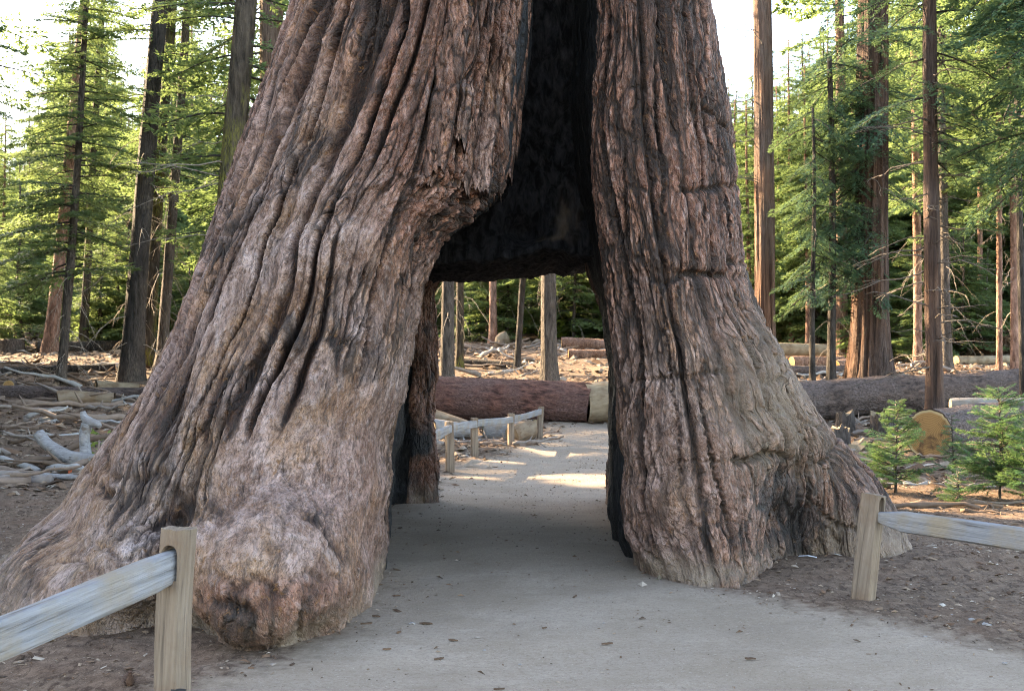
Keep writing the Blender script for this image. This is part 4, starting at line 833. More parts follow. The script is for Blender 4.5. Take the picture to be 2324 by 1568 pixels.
for a, b_, n in slots:
    for i in range(n):
        px = a + (b_ - a) * (i + RG.rand()) / n; Y = (50 if px < 110 else 66 if px < 420 else 92 if px < 960 else 84 if px < 1130 else 66 if px < 1640 else 46) + 56 * RG.rand() ** 1.3
        p = on_ground(px, Y); zt = at(px, top_y(px) + RG.uniform(-30, 160), Y).z; H = float(np.clip(zt - p.z, 5, 34))
        pr = PROTO[RG.randint(5)]; kind = 'pine' if pr in (PROTO[0], PROTO[4]) else 'fir'
        far = 'far' if Y > 80 else 'nearer'
        look = {'pine': 'pinkish-trunked yellow-green conifer', 'fir': 'grey-trunked green conifer'}[kind]
        plant('forest_conifer', pr, p, H, f'{look} in the {far} forest {zone(px)}', f'{kind} trees, {far} forest {zone(px)}', RG.uniform(0, pi2), RG.uniform(.8, 1.15) * max(1., 14 / max(H, 9)) ** .5)
for a, b_, n in [(-60, 480, 34), (960, 1420, 26), (1640, 2380, 44)]:
    for i in range(n):
        px = a + (b_ - a) * (i + RG.rand()) / n; Y = RG.uniform(41, 85) if not 960 < px < 1420 else RG.uniform(60, 85)
        p = on_ground(px, Y); plant('young_conifer', PSMALL[RG.randint(3)], p, RG.uniform(2.2, 6.0) * (1 if Y < 60 else 1.5), f'young bushy conifer growing low {zone(px)}', f'young conifers {zone(px)}', RG.uniform(0, pi2), RG.uniform(.9, 1.4))
# dense trees beside the path that keep the low sun off the tunnel tree
ds = Vector((math.sin(SUN_AZ), math.cos(SUN_AZ))); dp = Vector((-ds.y, ds.x)) * -1
for t_, w0, w1, n in ((15, -14, 3, 5), (21, -14, 9, 7), (28, -16, 14.5, 8), (36, -16, 13, 7)):
    for i in range(n):
        w = w0 + (w1 - w0) * (i + .5 + RG.uniform(-.25, .25)) / n; c = Vector((0, 11)) + ds * t_ + dp * w
        if c.x > -.48 * c.y - 5.6: continue
        plant('dense_conifer', PDENSE[0], (c.x, c.y, gz(c.x, c.y)), RG.uniform(20, 27), 'dense tall conifer shading the path beyond the left fence', 'dense conifers beyond the left fence', RG.uniform(0, pi2), .95)

# ------------------------------------------------------------------ logs, stumps, branches
def orient(o, p0, p1):
    d = (Vector(p1) - Vector(p0)); o.location = p0; o.rotation_euler = d.to_track_quat('X', 'Z').to_euler()
def log(name, label, p0, p1, r0, r1, bark='logred', end='rings', seed=0, k=40, ridge=.07, cat='log', group=None, squash=1., ends=(1, 1)):
    p0, p1 = Vector(p0), Vector(p1); L = (p1 - p0).length; n = max(12, int(L / .12)); rg = np.random.RandomState(seed)
    t = empty(name); tag(t, label, cat, group); orient(t, p0, p1)
    x = np.linspace(0, L, n); P = np.stack([x, .02 * np.sin(x * 1.3 + seed), .02 * np.cos(x * 1.1 + seed)], -1); P[0, 1:] = 0; P[-1, 1:] = 0
    V, Q, T = tube(P, np.linspace(r0, r1, n), k, ridge, seed, False, 3.5, 1., 2.2)
    link('bark', mesh_np('bark', V, Q, True), M[bark], t)
    for e, (xx, r) in enumerate(((0, r0), (L, r1))):
        if not ends[e]: continue
        rings_ = [0., .25, .5, .75, .9, 1.]; vv = []; at_ = []
        base = V[:k] if e == 0 else V[-k:]; c = base.mean(0)
        for q in rings_:
            ring = c + (base - c) * q * (.985 if q == 1 else 1); ring[:, 0] = xx + (-1 if e == 0 else 1) * .006; vv.append(ring); at_.append(np.full(k, q))
        F = grid_faces(len(rings_), k, True)
        if e: F = F[:, ::-1]
        link('cut_face', mesh_np('cut_face', np.concatenate(vv), F, False, {'rnd': np.concatenate(at_)}), M[end], t)
    return t
def gl(px, Y, r, dz=0.):
    p = on_ground(px, Y); p.z += r * .93 + dz; return p
fl_ = log('fallen_log', 'huge reddish fallen log lying across the far end of the path', gl(880, 30.5, .58), gl(1342, 30.0, .55), .60, .55, 'logred', 'rings', 1, 56, ends=(1, 0))
t2 = log('peeled_log', 'x', gl(1326, 30.0, .55), gl(1500, 30.2, .55), .55, .53, 'peel', 'ringsp', 2, 40, .03, ends=(0, 1))
bpy.context.view_layer.update()
for ch in list(t2.children):
    mw = ch.matrix_world.copy(); ch.parent = fl_; ch.matrix_parent_inverse = fl_.matrix_world.inverted(); ch.matrix_basis = mw; ch.name = 'peeled_end' if ch.name.startswith('bark') else 'cut_face'
    ch['label'] = 'pale peeled butt end stripped of bark'
bpy.data.objects.remove(t2)
log('long_log', 'long dark log stretched in front of the massive cedar', gl(1735, 22.6, .42), gl(2470, 28.2, .38), .42, .40, 'loggrey', 'rings', 3, 52)
log('sawn_log', 'thick log with a broad orange sawn face beside the little firs', gl(2107, 17.3, .40), gl(2363, 20.6, .38), .405, .38, 'loggrey', 'rings', 4, 52, .05)
log('thin_log', 'thin pale-barked log with sawn end resting behind the thick sawn log', gl(2157, 22.9, .13, .26), gl(2500, 22.6, .13, .22), .135, .13, 'grey', 'ringsp', 5, 24, .03)
log('white_log', 'smooth whitish log lying in the clearing behind the black sapling', gl(1740, 42, .26, .2), gl(1884, 43, .24, .2), .26, .24, 'peel', 'ringsp', 6, 24, .02)
log('brown_log', 'brown cut log in front of the whitish log', gl(1795, 39, .22), gl(1912, 40, .22), .22, .21, 'pine', 'rings', 7, 24, .04)
log('grey_log', 'dark grey log lying just behind the black sapling', gl(1790, 34, .19), gl(1930, 34.6, .18), .19, .17, 'loggrey', 'rings', 8, 24, .04)
log('far_log', 'sunlit tan log below the pine poles', gl(2170, 40, .17), gl(2420, 42, .17), .17, .15, 'peel', 'ringsp', 9, 20, .03)
log('cut_round', 'short orange-ended cut round beside the grey pole', gl(1895, 36.5, .22), gl(1925, 36.9, .22), .22, .22, 'pine', 'rings', 10, 24, .04)
log('long_dark_log', 'long dark log lying flat across the left debris field', gl(-60, 30.5, .12), gl(262, 31.5, .12), .13, .11, 'burnt', 'rings', 11, 24)
log('half_buried_log', 'half buried purplish-brown log in the left debris field', gl(-80, 25.6, .13), gl(330, 26.2, .13), .19, .16, 'loggrey', 'rings', 12, 30, .06)
log('rotten_log', 'broken tan rotten log end in the left debris field', gl(133, 24.6, .2), gl(262, 25.0, .16), .20, .13, 'rotten', 'rings', 13, 26, .12)
log('bleached_plank_log', 'short orange-brown split log behind the rotten one', gl(218, 26.8, .18), gl(318, 27.2, .16), .18, .14, 'peel', 'rings', 14, 24, .1)
log('background_log', 'dark decayed log at the foot of the left trees', gl(84, 41, .22), gl(305, 42, .2), .22, .2, 'burnt', 'rings', 15, 24, .08)
log('small_round', 'small round sawn log end, orange, in the left debris field', gl(20, 26.9, .12), gl(26, 27.6, .12), .13, .13, 'loggrey', 'rings', 16, 20)
log('tunnel_view_log', 'sunlit orange log behind the huge reddish log', gl(1030, 36, .13), gl(1130, 36.5, .13), .14, .11, 'pine', 'rings', 17, 20, .08)
log('tunnel_view_log', 'dark rotting log below the sunlit debris ridge', gl(1040, 44, .16), gl(1190, 43, .14), .16, .13, 'burnt', 'rings', 18, 20, .08)
log('tunnel_view_log', 'reddish log on the sunlit ridge right of the pale-branched trunk', gl(1275, 52, .3), gl(1430, 52, .28), .3, .27, 'pine', 'rings', 19, 24, .05)
log('tunnel_view_log', 'orange-brown log under the reddish one on the sunlit ridge', gl(1290, 47.5, .22), gl(1430, 47.5, .2), .22, .2, 'pine', 'rings', 20, 24, .06)
log('pale_slab_log', 'broad bleached log lying behind the far fence', gl(1105, 26.8, .2), gl(1215, 26.2, .2), .24, .26, 'grey', 'ringsp', 21, 30, .06)
log('split_log', 'grey broken log heaped left of the bleached log behind the far fence', gl(975, 25.6, .22), gl(1065, 26.4, .2), .24, .17, 'grey', 'ringsp', 22, 26, .14)
log('split_log', 'brown split log lying against the huge reddish log', gl(980, 28.6, .35), gl(1062, 28.2, .15), .2, .12, 'rotten', 'ringsp', 23, 24, .12)
log('rounded_butt', 'rounded rotten log butt under the far fence rail', gl(1165, 24.9, .24), gl(1200, 25.3, .24), .25, .24, 'rotten', 'ringsp', 24, 28, .08)
def block(name, label, p, w, d, h, rz, seed, tilt=(0, 0)):
    rg = np.random.RandomState(seed); t = empty(name, p, rz); t.rotation_euler = (tilt[0], tilt[1], rz); tag(t, label, 'stump'); k = 22
    zz = np.linspace(-.15, h, 8); th = np.arange(k) / k * pi2; rad = 1 + .12 * pn(np.cos(th) * 2, np.sin(th) * 2, seed)
    V = np.array([[w * r_ * math.cos(a) * (1.12 - .12 * z / h), d * r_ * math.sin(a) * (1.12 - .12 * z / h), z + .03 * rg.randn() * (i == 7)] for i, z in enumerate(zz) for a, r_ in zip(th, rad)])
    link('bark', mesh_np('bark', V, grid_faces(8, k, True), True), M['fir'], t)
    top = V[-k:]; c = top.mean(0); rs = [0, .5, .9, 1]
    link('cut_face', mesh_np('cut_face', np.concatenate([c + (top - c) * q + [0, 0, .004] for q in rs]), grid_faces(4, k, True), False, {'rnd': np.repeat(rs, k) * .9}), M['ringsp'], t)
block('stump', 'tall dark stump with a jagged pale top beside the long log', on_ground(1918, 20.5), .17, .15, .42, .3, 1)
block('stump', 'low stump with a pale flat top at the root of the tunnel tree', on_ground(1903, 18.6), .20, .17, .28, .8, 2)
block('stump', 'wide pale-topped stump between the long log and the thick sawn log', on_ground(2005, 20.2), .24, .2, .40, .2, 3)
block('wood_block', 'tilted fresh-cut wood block leaning on the debris by the little fir', on_ground(1945, 18.0), .26, .12, .10, .5, 4, (.35, -.35))
block('burnt_stump', 'black burnt stump far off in the left debris field', on_ground(26, 40), .42, .4, .5, 0, 5)

def branch_mesh(L, r, seed, twigs=3, kink=.08, k=6, val=.5):
    rg = np.random.RandomState(seed); n = 9; s = np.linspace(0, 1, n)
    P = np.stack([s * L, np.cumsum(rg.uniform(-kink, kink, n)) * L * .6, np.cumsum(rg.uniform(-kink, kink, n)) * L * .35], -1); P -= P[0]
    P[:, 1] -= P[-1, 1] * s; P[:, 2] -= P[-1, 2] * s
    W = MB(); W.tube(P, r * np.linspace(1, .45, n) * (1 + .15 * rg.randn(n)), k, .1, seed, True, 2., val=val)
    for j in range(twigs):
        i = rg.randint(2, n - 1); l = L * rg.uniform(.12, .35); a = rg.uniform(0, pi2)
        Q = P[i] + np.linspace(0, 1, 4)[:, None] * l * np.array([rg.uniform(.3, .9), math.cos(a) * .7, math.sin(a) * .7])
        W.tube(Q, r * np.linspace(.5, .2, 4), 4, val=val)
    return W.mesh('branch')
BR = [[branch_mesh(1, .035, 300 + 10 * c + i, i % 4, .10, 6, c_) for i in range(5)] for c, c_ in enumerate((.15, .45, .7, .97))]
for row in BR:
    for me in row: me.materials.append(M['branch'])
BWORD = ['dark brown', 'brown', 'tan-grey', 'bleached pale']
def fallen(px, Y, L, ang, col, where, tilt=0., fat=1., lift=0.):
    me = BR[col][RG.randint(5)]; p = on_ground(px, Y); o = bpy.data.objects.new('fallen_branch', me); COL.objects.link(o)
    dx, dy = math.cos(ang), math.sin(ang); q = (p.x + dx * L, p.y + dy * L); dz = gz(*q) - p.z
    o.scale = (L, fat * L ** .55, fat * L ** .55); r = .035 * fat * L ** .55
    d = Vector((dx * L, dy * L, dz + tilt * L)); o.rotation_euler = d.to_track_quat('X', 'Z').to_euler(); o.location = (p.x, p.y, p.z + r * .7 + lift)
    tag(o, f'{BWORD[col]} fallen branch {where}', 'branch', f'{BWORD[col]} branches {where}')
LEFTW, RIDGE, RIGHTW, FENCEW = 'in the debris field left of the tunnel tree', 'on the sunlit ridge seen through the tunnel', 'on the ground around the little firs', 'heaped behind the far fence'
for i in range(120): fallen(RG.uniform(-40, 330), 15.5 + 19 * RG.rand() ** 1.1, RG.uniform(.5, 2.6), RG.uniform(-.5, .7) + math.pi * (RG.rand() < .5), RG.choice(4, p=[.25, .25, .25, .25]), LEFTW, RG.uniform(-.02, .30) * (RG.rand() < .5), RG.uniform(.7, 1.5))
for i in range(75): fallen(RG.uniform(1030, 1390), RG.uniform(34, 56), RG.uniform(.5, 2.2), RG.uniform(-.6, .6) + math.pi * (RG.rand() < .5), RG.choice(4, p=[.1, .3, .3, .3]), RIDGE, RG.uniform(0, .35) * (RG.rand() < .6), RG.uniform(.9, 2.2))
for i in range(60): fallen(RG.uniform(1880, 2330), 11 + 14 * RG.rand() ** 1.2, RG.uniform(.3, 1.4), RG.uniform(-.5, .6) + math.pi * (RG.rand() < .5), RG.choice(4, p=[.3, .25, .25, .2]), RIGHTW, RG.uniform(0, .15) * (RG.rand() < .4), RG.uniform(.6, 1.2))
for i in range(30): fallen(RG.uniform(985, 1200), RG.uniform(22.5, 28), RG.uniform(.4, 1.4), RG.uniform(-.5, .6) + math.pi * (RG.rand() < .5), RG.choice(4, p=[.25, .25, .25, .25]), FENCEW, RG.uniform(0, .25) * (RG.rand() < .5), RG.uniform(.7, 1.4))
for i in range(40): fallen(RG.uniform(1790, 2330), RG.uniform(30, 48), RG.uniform(.5, 2.0), RG.uniform(-.5, .6) + math.pi * (RG.rand() < .5), RG.choice(4, p=[.2, .3, .3, .2]), 'in the clearing behind the long log', RG.uniform(0, .3) * (RG.rand() < .5), RG.uniform(.8, 1.6))
# long pale pole, bleached driftwood-like snag
t = bpy.data.objects.new('bleached_pole', branch_mesh(3.2, .05, 401, 0, .015, 10, .98)); COL.objects.link(t); t.data.materials.append(M['grey'])
p0, p1 = on_ground(-60, 16.3), on_ground(196, 16.0); orient(t, p0 + Vector((0, 0, .07)), p1 + Vector((0, 0, .06))); tag(t, 'long straight bleached pole lying on the ground by the left root', 'branch')
t = bpy.data.objects.new('orange_tipped_branch', branch_mesh(.75, .045, 402, 1, .04, 8, .4)); COL.objects.link(t); t.data.materials.append(M['branch'])
p0, p1 = on_ground(163, 16.9), on_ground(275, 16.7); orient(t, p0 + Vector((0, 0, .05)), p1 + Vector((0, 0, .06))); tag(t, 'brown branch with an orange painted tip by the left root', 'branch')
V, Q, T = tube([(-.012, 0, 0), (.05, 0, 0)], .052, 8); link('painted_tip', mesh_np('painted_tip', V, [Q, T]), M['orange'], t)
def pts(lst, Y): return np.array([list(at(x, y, Y + dy)) for x, y, dy in lst])
snag = empty('bleached_snag', on_ground(150, 17.4)); tag(snag, 'bleached driftwood-like snag with an upright crooked arm beside the left root', 'snag')
def smooth_path(P, n=26): return crom(np.linspace(0, len(P) - 1.001, n), np.asarray(P), False)
for nm, lst, rr in (('fallen_stem', [(88, 985, .3), (110, 1010, .2), (150, 1035, 0), (200, 1045, -.1), (270, 1052, -.2)], [.10, .10, .115, .12, .09]),
                    ('upright_arm', [(196, 1045, .0), (193, 1015, .02), (192, 985, .04), (198, 962, .05)], [.10, .085, .085, .095]),
                    ('knob', [(188, 934, .06), (192, 948, .05), (203, 957, .03), (220, 962, 0), (228, 968, -.02)], [.04, .065, .075, .06, .03]),
                    ('pale_root', [(205, 1040, -.25), (240, 1048, -.3), (290, 1060, -.3)], [.05, .06, .04])):
    P = smooth_path(pts(lst, 17.4)); R = np.interp(np.linspace(0, 1, len(P)), np.linspace(0, 1, len(rr)), rr)
    V, Q, T = tube(P, R, 18, .14, len(lst), True, 2.5, 1., 1.5); o = link(nm, mesh_np(nm, V, [Q, T]), M['grey'], snag); o.location = -snag.location
snag2 = empty('pale_broken_stub', on_ground(1138, 56)); tag(snag2, 'white broken stub with an orange heart on the sunlit ridge', 'stub')
V, Q, T = tube([(0, 0, -.2), (0, 0, .15), (.05, 0, .35), (.12, 0, .55), (.2, 0, .75)], [.34, .36, .38, .28, .05], 16, .1, 3); link('stub_wood', mesh_np('stub_wood', V, [Q, T]), M['peel'], snag2)
V, Q, T = tube([(-.05, -.30, -.05), (-.03, -.32, .12), (0, -.33, .28)], [.16, .2, .12], 12, .1, 4); link('orange_heart', mesh_np('orange_heart', V, [Q, T]), M['rotten'], snag2)

# ------------------------------------------------------------------ split rail fences
def stadium(w, h, L, k=8):
    """prism along x with an arched top, for the mortise"""
    pr = [(-w / 2, -h / 2), (w / 2, -h / 2)] + [(w / 2 * math.cos(a), h / 2 - w / 2 + w / 2 * math.sin(a)) for a in np.linspace(0, math.pi, k)]
    n = len(pr); V = [(-L, y, z) for y, z in pr] + [(L, y, z) for y, z in pr]
    F = [list(range(n))[::-1], list(range(n, 2 * n))] + [[i, (i + 1) % n, n + (i + 1) % n, n + i] for i in range(n)]
    me = bpy.data.meshes.new('c'); me.from_pydata(V, [], F); me.update(); bm_ = bmesh.new(); bm_.from_mesh(me); bmesh.ops.recalc_face_normals(bm_, faces=bm_.faces); bm_.to_mesh(me); bm_.free(); return me
def post(label, base, top, w, d, ang, slot_z, slot_ang, seed, slot=(.075, .16), fine=True, notch=0.):
    base, top = Vector(base), Vector(top); H = (top - base).length
    m = 9 if fine else 4; rows = 60 if fine else 16
    s = np.linspace(-1, 1, m)[:-1]; sq = np.concatenate([np.stack([s, -1 + 0 * s], -1), np.stack([1 + 0 * s, s], -1), np.stack([-s, 1 + 0 * s], -1), np.stack([-1 + 0 * s, -s], -1)])
    cor = (np.abs(sq[:, 0]) * np.abs(sq[:, 1])) > .95; sq = sq * np.where(cor, .93, 1)[:, None]; k = len(sq)
    z = np.concatenate([[-.3], np.linspace(0, 1, rows) * H]); V = np.zeros((len(z), k, 3)); th = np.arctan2(sq[:, 1], sq[:, 0])
    nz = 1 + .05 * pn(np.cos(th)[None] * 1.3 + z[:, None] * .9, np.sin(th)[None] * 1.3 + z[:, None] * .5, seed) + .035 * pn(np.cos(th)[None] * 5, np.sin(th)[None] * 5 + z[:, None] * .8, seed + 1)
    V[..., 0] = sq[:, 0] * w / 2 * nz; V[..., 1] = sq[:, 1] * d / 2 * nz; V[..., 2] = z[:, None]
    V[..., 0] += .012 * np.sin(z * 4 + seed)[:, None]
    if notch: V[..., 0] += (sq[:, 0] < -.9) * notch * np.exp(-((z - .52 * H) / .035) ** 2)[:, None]
    V[-1, :, 2] += .008 * pn(V[-1, :, 0] * 20, V[-1, :, 1] * 20, seed)
    n = len(z); Vt = np.vstack([V.reshape(-1, 3), [[0, 0, -.3]], [[0, 0, H + .006]]]); j = np.arange(k)
    T = np.vstack([np.stack([(j + 1) % k, j, np.full(k, n * k)], -1), np.stack([(n - 1) * k + j, (n - 1) * k + (j + 1) % k, np.full(k, n * k + 1)], -1)])
    me = mesh_np('post', Vt, [grid_faces(n, k, True), T], False)
    o = link('fence_post', me, M['fence']); tag(o, label, 'fence post')
    ax = (top - base).normalized(); o.matrix_world = Matrix.Translation(base) @ Vector((0, 0, 1)).rotation_difference(ax).to_matrix().to_4x4() @ Matrix.Rotation(ang, 4, 'Z')
    if slot_z:
        c = bpy.data.objects.new('cut', stadium(slot[0], slot[1], .3)); COL.objects.link(c); c.matrix_world = Matrix.Translation(base + ax * slot_z) @ Matrix.Rotation(slot_ang, 4, 'Z')
        md = o.modifiers.new('b', 'BOOLEAN'); md.operation = 'DIFFERENCE'; md.object = c; md.solver = 'EXACT'
        bpy.context.view_layer.update(); dg = bpy.context.evaluated_depsgraph_get(); nm = bpy.data.meshes.new_from_object(o.evaluated_get(dg))
        o.modifiers.clear(); o.data = nm; bpy.data.objects.remove(c)
        if not nm.materials: nm.materials.append(M['fence'])
    bpy.context.view_layer.update()
    return o
def rail(label, p0, p1, h, w, seed, pointed=True, rows=70, group=None, end=.38):
    p0, p1 = Vector(p0), Vector(p1); L = (p1 - p0).length; k = 32
    x = np.linspace(0, 1, rows); th = np.arange(k) / k * pi2 + .1; ce, se = np.cos(th), np.sin(th)
    sup = (np.abs(ce) ** 7 + np.abs(se) ** 7) ** (-1 / 7)
    tap = np.minimum(1, end + x * L / .22 * (1 - end)) * np.minimum(1, .38 + (1 - x) * L / .22 * .62) if pointed else np.ones(rows)
    V = np.zeros((rows, k, 3)); V[..., 0] = (x * L)[:, None]
    nz = 1 + .06 * pn(ce[None] * 1.6 + x[:, None] * 3, se[None] * 1.6 + x[:, None] * 2, seed) + .05 * pn(ce[None] * 5, se[None] * 5 + x[:, None] * 2, seed + 2) - .10 * np.clip(pn(ce[None] * 4 + 9, se[None] * 4 + x[:, None] * 1.2, seed + 3) - .35, 0, 1)
    V[..., 1] = ce * sup * w / 2 * nz * (.45 + .55 * tap[:, None]) + .012 * np.sin(x * 5 + seed)[:, None]
    V[..., 2] = se * sup * h / 2 * nz * tap[:, None] + (.012 * np.sin(x * 4 + seed * 2))[:, None] + (1 - tap)[:, None] * h * .12
    Vt = np.vstack([V.reshape(-1, 3), [V[0].mean(0)], [V[-1].mean(0)]]); j = np.arange(k)
    T = np.vstack([np.stack([(j + 1) % k, j, np.full(k, rows * k)], -1), np.stack([(rows - 1) * k + j, (rows - 1) * k + (j + 1) % k, np.full(k, rows * k + 1)], -1)])
    me = mesh_np('rail', Vt, [grid_faces(rows, k, True), T], True); me.set_sharp_from_angle(angle=math.radians(28)); o = link('fence_rail', me, M['rail']); tag(o, label, 'fence rail', group)
    orient(o, p0, p1); return o
# near left
b = at(390, 1572, 5.36); b.z = gz(b.x, b.y); tp = at(407, 1198, 5.36)
ra = Vector((-.40, -1.02)).normalized()
pl_ = post('squared pale post in front of the bulging left foot, rail slotted into it', b, tp, .135, .13, -.37 + .05, .655, math.atan2(ra.y, ra.x), 3, (.085, .17))
e0 = at(404, 1272, 5.36); rail('bluish-grey weathered rail of the fence before the left foot', e0 + Vector((-ra.x * .03, -ra.y * .03, -.01)), Vector((e0.x + ra.x * 2.5, e0.y + ra.y * 2.5, e0.z - .27)), .165, .075, 5, end=.86)
V, Q, T = tube([(0, 0, 0), (0, 0, .06)], .03, 4); br = link('base_bracket', mesh_np('base_bracket', np.array([(x, y, z) for z in (-.02, .045) for x, y in ((-.034, -.012), (.034, -.012), (.034, .012), (-.034, .012))]),
     [np.array([(0, 3, 2, 1), (4, 5, 6, 7), (0, 1, 5, 4), (1, 2, 6, 5), (2, 3, 7, 6), (3, 0, 4, 7)])], False), M['metal'])
br.parent = pl_; br.matrix_parent_inverse = pl_.matrix_world.inverted(); br.location = (b.x + .055, b.y - .075, b.z + .015); br.rotation_euler = (0, 0, -.3)
# near right
b = at(1955, 1358, 7.62); b.z = gz(b.x, b.y); tp = at(1987, 1122, 7.62); ra = Vector((.70, -.77)).normalized()
post('tan squared post leaning beside the right root, arched slot near its top', b, tp, .135, .125, -.80, .64, math.atan2(ra.y, ra.x), 8, (.07, .15), True, .02)
e0 = at(1992, 1172, 7.58); rail('white-grey pointed rail running from the leaning post beside the right root', e0 + Vector((-ra.x * .03, -ra.y * .03, 0)), Vector((e0.x + ra.x * 2.6, e0.y + ra.y * 2.6, e0.z - .14)), .14, .085, 9)
# far fence seen through the tunnel
FP = [(1020, 957, 17.6), (1077, 948, 20.4), (1160, 938, 23.2), (1226, 923, 25.7)]; tops = []
names = ['first from the tunnel wall, split top', 'second from the tunnel wall', 'third from the tunnel wall', 'last of the row, round-topped, by the huge log']
for i, (px, ty, Y) in enumerate(FP):
    b = on_ground(px, Y); tp = at(px + 1, ty, Y); post(f'grey far fence post, {names[i]}', b, tp, .13 if i < 3 else .12, .12, .3, 0, 0, 20 + i, fine=False); tops.append(tp)
prev = at(975, 962, 16.2); rl = ['half hidden behind the tunnel wall', 'between its first two posts', 'between its middle posts', 'reaching its last post']
for i, tp in enumerate(tops):
    q = tp + Vector((0, 0, -.12)); a = (prev + Vector((0, 0, -.12 if i else -.2)))
    rail(f'weathered rail of the far fence {rl[i]}', a, q, .13, .08, 30 + i, False, 24); prev = tp

# ------------------------------------------------------------------ little firs and plants
def sapling(label, px, Y, H, wid, seed, n):
    b = on_ground(px, Y); rg = np.random.RandomState(seed)
    sp = specs_for(rg, n, .10 * H, H * .97, lambda h: wid * (.22 + .78 * (1 - h / H) ** .8), (-.15, .45), mul=1.7)
    tree('fir_sapling', label, b, H, .018, 'fir', 'sapleaf', 'sap', sp, (0, 0), .01, seed, k=8, rows=16, top=.2, flare=.2, ridge=0)
sapling('little fir growing in front of the broad sawn log face', 2030, 13.6, 1.15, .50, 501, 44)
sapling('larger bushy little fir right of the sawn log face', 2265, 13.2, 1.36, .66, 502, 58)
sapling('thin small fir seedling between the two little firs', 2160, 15, .85, .30, 503, 24)
sapling('very small fir seedling at the foot of the larger little fir', 2175, 12.6, .42, .28, 504, 20)
sapling('small fir hugging the larger little fir at the fence side', 2335, 12.6, 1.0, .5, 505, 40)
def herb(label, px, Y, H, seed, n=40):
    rg = np.random.RandomState(seed); T = []; 
    for i in range(n):
        a = rg.uniform(0, pi2); r = H * .7 * rg.rand() ** .5; c = np.array([r * math.cos(a), r * math.sin(a), H * rg.uniform(.1, 1)]); d = rg.randn(3) * .35 + [math.cos(a), math.sin(a), .2]; d /= np.linalg.norm(d); s = np.cross(d, rg.randn(3)); s /= np.linalg.norm(s)
        l = H * .28; T += [c, c + d * l * .5 + s * l * .22, c + d * l, c + d * l * .5 - s * l * .22]
    o = empty('leafy_plant', on_ground(px, Y)); tag(o, label, 'plant'); link('leaves', mesh_np('leaves', np.array(T), np.arange(len(T)).reshape(-1, 4), False, {'rnd': np.repeat(rg.rand(n), 4)}), M['freshleaf'], o)
    W = MB()
    for i in range(7): W.tube([(0, 0, -.02), (rg.uniform(-.2, .2) * H, rg.uniform(-.2, .2) * H, H * .5), (rg.uniform(-.5, .5) * H, rg.uniform(-.5, .5) * H, H * .95)], [.006, .005, .003], 4, val=.3)
    link('stems', W.mesh('stems'), M['deadtwig'], o)
herb('bright green seedling tucked behind the left root by the bleached snag', 240, 18.6, .42, 1, 60)
herb('tiny green weed on the path edge at the right leg', 1495, 8.35, .035, 2, 14)
for i, px in enumerate((1250, 1290, 1340, 1375, 1215)): herb('low green bush at the shaded forest edge, seen through the tunnel' if i else 'low green bush left of the vine-draped trunk at the forest edge, seen through the tunnel', px, 62 + i, 1.1, 20 + i, 260); 
for o in [x for x in bpy.data.objects if x.get('label', '').startswith('low green bush at')]: o['group'] = 'low green bushes at the forest edge'
# dead brown tree top lying by the pine poles
for j, (px, Y, lab) in enumerate([(2200, 43, 'heap of brown dead conifer boughs left of the pine poles'), (2310, 44, 'heap of brown dead conifer boughs behind the pine poles')]):
    rg = np.random.RandomState(600 + j); ax = lambda h: np.array([h * .9, 0., .15 + .1 * h]); c, w = crown_meshes(rg, ax, [(rg.uniform(0, 2.4), rg.uniform(0, pi2), rg.uniform(.8, 1.6), rg.uniform(-.1, .9)) for i in range(34)], 3, .1, 'far')
    t = empty('dead_boughs', on_ground(px, Y)); tag(t, lab, 'dead boughs'); link('brown_needles', c, M['litter'], t); link('branches', w, M['deadtwig'], t)

# ------------------------------------------------------------------ litter, chips, cones
def chips(name, label, xs, ys, size, seed, keep=None, lo=0., hi=1.):
    rg = np.random.RandomState(seed); n = len(xs); z = ground_z(xs, ys) + .003
    nearm = (1 - sst(np.hypot(xs, ys), 16, 30)) * (1 - path_mask(xs, ys)); z = z + nearm * (.014 * fbm(xs * 4, ys * 4, 2, 3) + .012)
    a = rg.uniform(0, pi2, n); L = size * rg.uniform(.5, 1.9, n) * (1 + 1.2 * (rg.rand(n) < .15)); W = L * rg.uniform(.14, .6, n); Hh = L * rg.uniform(.06, .28, n)
    t1, t2 = rg.uniform(-.3, .3, n), rg.uniform(-.35, .35, n)
    loc = np.stack([np.stack([-L / 2, -W / 2 * rg.uniform(.4, 1, n), 0 * L], -1), np.stack([L / 2 * rg.uniform(.5, 1, n), -W / 2, Hh * 0], -1), np.stack([L / 2, W / 2 * rg.uniform(.3, 1, n), 0 * L], -1), np.stack([-L / 2 * rg.uniform(.5, 1, n), W / 2, 0 * L], -1)], 1)
    loc[..., 2] = loc[..., 0] * t1[:, None] + loc[..., 1] * t2[:, None]; apex = loc.mean(1, keepdims=True); apex[..., 2] += Hh[:, None]; loc = np.concatenate([loc, apex], 1)
    loc[..., 2] += (Hh * .1 + np.abs(t1) * L * .35)[:, None]
    c, s = np.cos(a)[:, None], np.sin(a)[:, None]
    V = np.stack([loc[..., 0] * c - loc[..., 1] * s + xs[:, None], loc[..., 0] * s + loc[..., 1] * c + ys[:, None], loc[..., 2] + z[:, None]], -1).reshape(-1, 3)
    i = np.arange(n)[:, None] * 5; T = np.concatenate([np.concatenate([i + p, i + q, i + 4], 1) for p, q in ((0, 1), (1, 2), (2, 3), (3, 0))])
    o = link(name, mesh_np(name, V, T, False, {'rnd': np.repeat(lo + (hi - lo) * rg.rand(n) ** 1.3, 5)}), M['litter']); tag(o, label, 'litter', kind='stuff')
